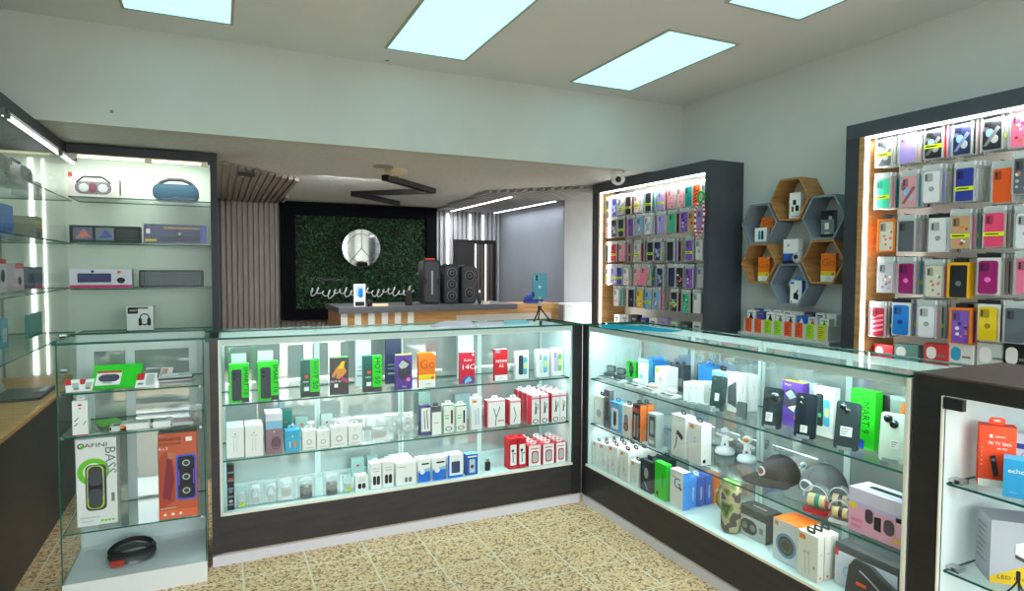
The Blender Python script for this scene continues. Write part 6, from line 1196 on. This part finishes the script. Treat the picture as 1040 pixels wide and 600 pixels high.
for r, row in enumerate(near):
    for ci, (px, py, c, st, bd, pk) in enumerate(row):
        p = at(px, py, 'x', 3.04); p.y = min(p.y, 2.112); extra = rest(2 if px > 1030 else 3) if pk == B_ or pk == 'card' else [(c, P_, False, pk)]
        if c == 'magenta': extra = [('cream', P_, False, B_), ('red', P_, False, B_), ('wine', P_, False, B_)] if px > 990 else rest(3)
        stack(r2, 'near', p.y, p.z+.079, r, ci, [(c, st, bool(bd), pk)]+extra, 3.04, .92, .027 if pk != 'orange box' else .04, .10)
# far rack: five rows, the photo's order of front colours
far = [[(615.5, 'slate grey', P_, 1), (622, 'royal blue', S_, 0), (631, 'pale grey', S_, 1), (638, 'black', P_, 1), (647, 'cream', L_, 1), (658.5, 'black', P_, 1), (671, 'lilac', P_, 1), (681, 'rose', L_, 0), (691, 'rose', L_, 0), (698.5, 'teal', P_, 0), (704, 'orange', T_, 0), (713, 'pale grey', P_, 0)],
       [(615.5, 'rose', L_, 0), (621.5, 'black', S_, 0), (631, 'dark green', P_, 1), (641, 'purple', P_, 0), (650, 'sky blue', L_, 0), (658, 'white', S_, 0), (672, 'lilac', P_, 0), (683, 'mint', P_, 0), (695, 'purple', L_, 0), (703, 'tan', D_, 0), (712, 'lilac', P_, 0)],
       [(611, 'dark green', P_, 0), (622, 'red', P_, 1), (632, 'rose', L_, 0), (648, 'pale grey', L_, 1), (661, 'black', P_, 1), (668.5, 'navy', S_, 0), (681.5, 'black', P_, 0), (701, 'purple', P_, 1), (711, 'white', D_, 0)],
       [(614, 'pale grey', L_, 1), (622.5, 'lilac', L_, 1), (630, 'royal blue', P_, 1), (637, 'white', L_, 0), (648, 'rose', L_, 0), (656, 'pink', P_, 0), (671, 'navy', S_, 0), (683, 'navy', P_, 0), (691.5, 'black', L_, 0), (701, 'purple', L_, 0), (713, 'pale grey', P_, 0)],
       [(627, 'white', L_, 0), (642, 'black', D_, 0), (651, 'yellow', L_, 0), (659.5, 'sky blue', P_, 1), (668, 'sky blue', L_, 0), (686, 'black', S_, 1), (698, 'mint', L_, 0), (710, 'white', P_, 0)]]
tops = [1.985, 1.805, 1.60, 1.405, 1.225]
FX = 3.045
for r, row in enumerate(far):
    last = 9
    for ci, (px, c, st, bd) in enumerate(row):
        y = at(px, 230, 'x', FX).y; nxt = at(row[ci+1][0], 230, 'x', FX).y if ci+1 < len(row) else y-.11
        y = min(y, 4.555, last-.085); last = y
        if y < 3.36: continue
        n = 3 if y-nxt > .10 else 2
        stack(r1, 'far', y, tops[r]-(.0 if (ci % 3) else .004), r, ci, [(c, st, bool(bd), B_)]+rest(n-1), FX, .88, .03, .08, .25 if (r == 3 and ci == 5) else 0)
# lanyard on the far rack
t = thing('striped_lanyard', 'red and white striped cord with green clip hanging at the far rack edge', 'lanyard', (2.99, 3.36, 1.95)); m_ = MB()
pts = [(2.985, 3.37, 1.86), (2.98, 3.40, 1.80), (2.98, 3.40, 1.68), (2.985, 3.38, 1.60), (2.985, 3.335, 1.66), (2.985, 3.315, 1.78), (2.985, 3.33, 1.86)]
for i in range(len(pts)-1):
    a, b = Vector(pts[i]), Vector(pts[i+1])
    for q in range(6): m_.cyl(a.lerp(b, q/6), a.lerp(b, (q+1)/6), .007, [mat((200, 30, 50), .6), mat((236, 232, 232), .6)][q % 2], seg=8)
m_.build('cord', t, world=True); MB().tube([(2.985, 3.35+.03*math.cos(a), 1.89+.035*math.sin(a)) for a in [2*PI*i/16 for i in range(16)]], .009, mat((40, 170, 60), .4), 6, True).build('clip', t, world=True)
# small packs on the rack ledges
lc = [('white', PAPER), ('pale grey', LGREY), ('dark', SOFTBLK), ('blue', mat((40, 70, 170))), ('white', PAPER), ('lilac', LILAC), ('pale green', mat((190, 220, 200))), ('dark', DGREY), ('white', PAPER)]
for i, (n, m) in enumerate(lc):
    y = 4.50-.125*i; carton('accessory_box', '%s pack on the far rack ledge, %s from the grey pillar' % (n, ORD[i]), 'box', (3.10, y, .931), RX+.1*((i*5) % 3-1), .085, .05, .07+.008*((i*7) % 3), m, [('F', 'r', .15, .5, .8, .7, GREY), ('F', 'e', .5, .3, .12, 1, mat((60, 160, 90)))])
nc = [('red', RED, 897), ('teal patterned', mat((110, 160, 150)), 920), ('red and white', mat((220, 60, 60)), 951), ('white with cyan tag', PAPER, 976), ('white', mat((206, 212, 210)), 1007), ('dark', SOFTBLK, 1034)]
for i, (n, m, px) in enumerate(nc):
    p = at(px, 356, 'x', 3.08); h = .075
    carton('accessory_box', '%s pack on the near rack ledge, %s from the wood side board' % (n, ORD[i]), 'box', (3.08, p.y, .901), RX+.1*((i*5) % 3-1), .11, .05, p.z-.90+.03, m, [('F', 'rr', .08, .5, .5, .9, .2, PAPER if i != 3 else CYAN), ('F', 'r', .55, .6, .9, .66, GREY)])
# two swinging packs below the lowest row
# ------------------------------------------------------------------ light and view
W = bpy.data.worlds.new('daylight'); SC.world = W; W.use_nodes = True
bg = W.node_tree.nodes['Background']; bg.inputs[0].default_value = (.98, .99, 1, 1); bg.inputs[1].default_value = 7.0
wn = W.node_tree; tcw = wn.nodes.new('ShaderNodeTexCoord'); sx_ = wn.nodes.new('ShaderNodeSeparateXYZ'); wn.links.new(tcw.outputs['Generated'], sx_.inputs[0])
wr = ramp(wn, [(.46, (170, 166, 160)), (.52, (246, 251, 255))]); mr = wn.nodes.new('ShaderNodeMapRange'); mr.inputs[1].default_value = -1; mr.inputs[2].default_value = 1; wn.links.new(sx_.outputs[2], mr.inputs[0]); wn.links.new(mr.outputs[0], wr.inputs[0]); wn.links.new(wr.outputs[0], bg.inputs[0])
lamp('shop_front_daylight', (1.0, YF-.02, 1.5), 3.4, 1.7, 0.001, (1, 1, 1), (0, 1, 0)) if False else None
SC.view_settings.view_transform = 'Standard'; SC.view_settings.look = 'None'; SC.view_settings.exposure = 0.16; SC.view_settings.gamma = 1.0
cy = SC.cycles
cy.use_denoising = True; cy.max_bounces = 10; cy.transparent_max_bounces = 24; cy.glossy_bounces = 5; cy.diffuse_bounces = 5; cy.caustics_reflective = False; cy.caustics_refractive = False; cy.sample_clamp_indirect = 6
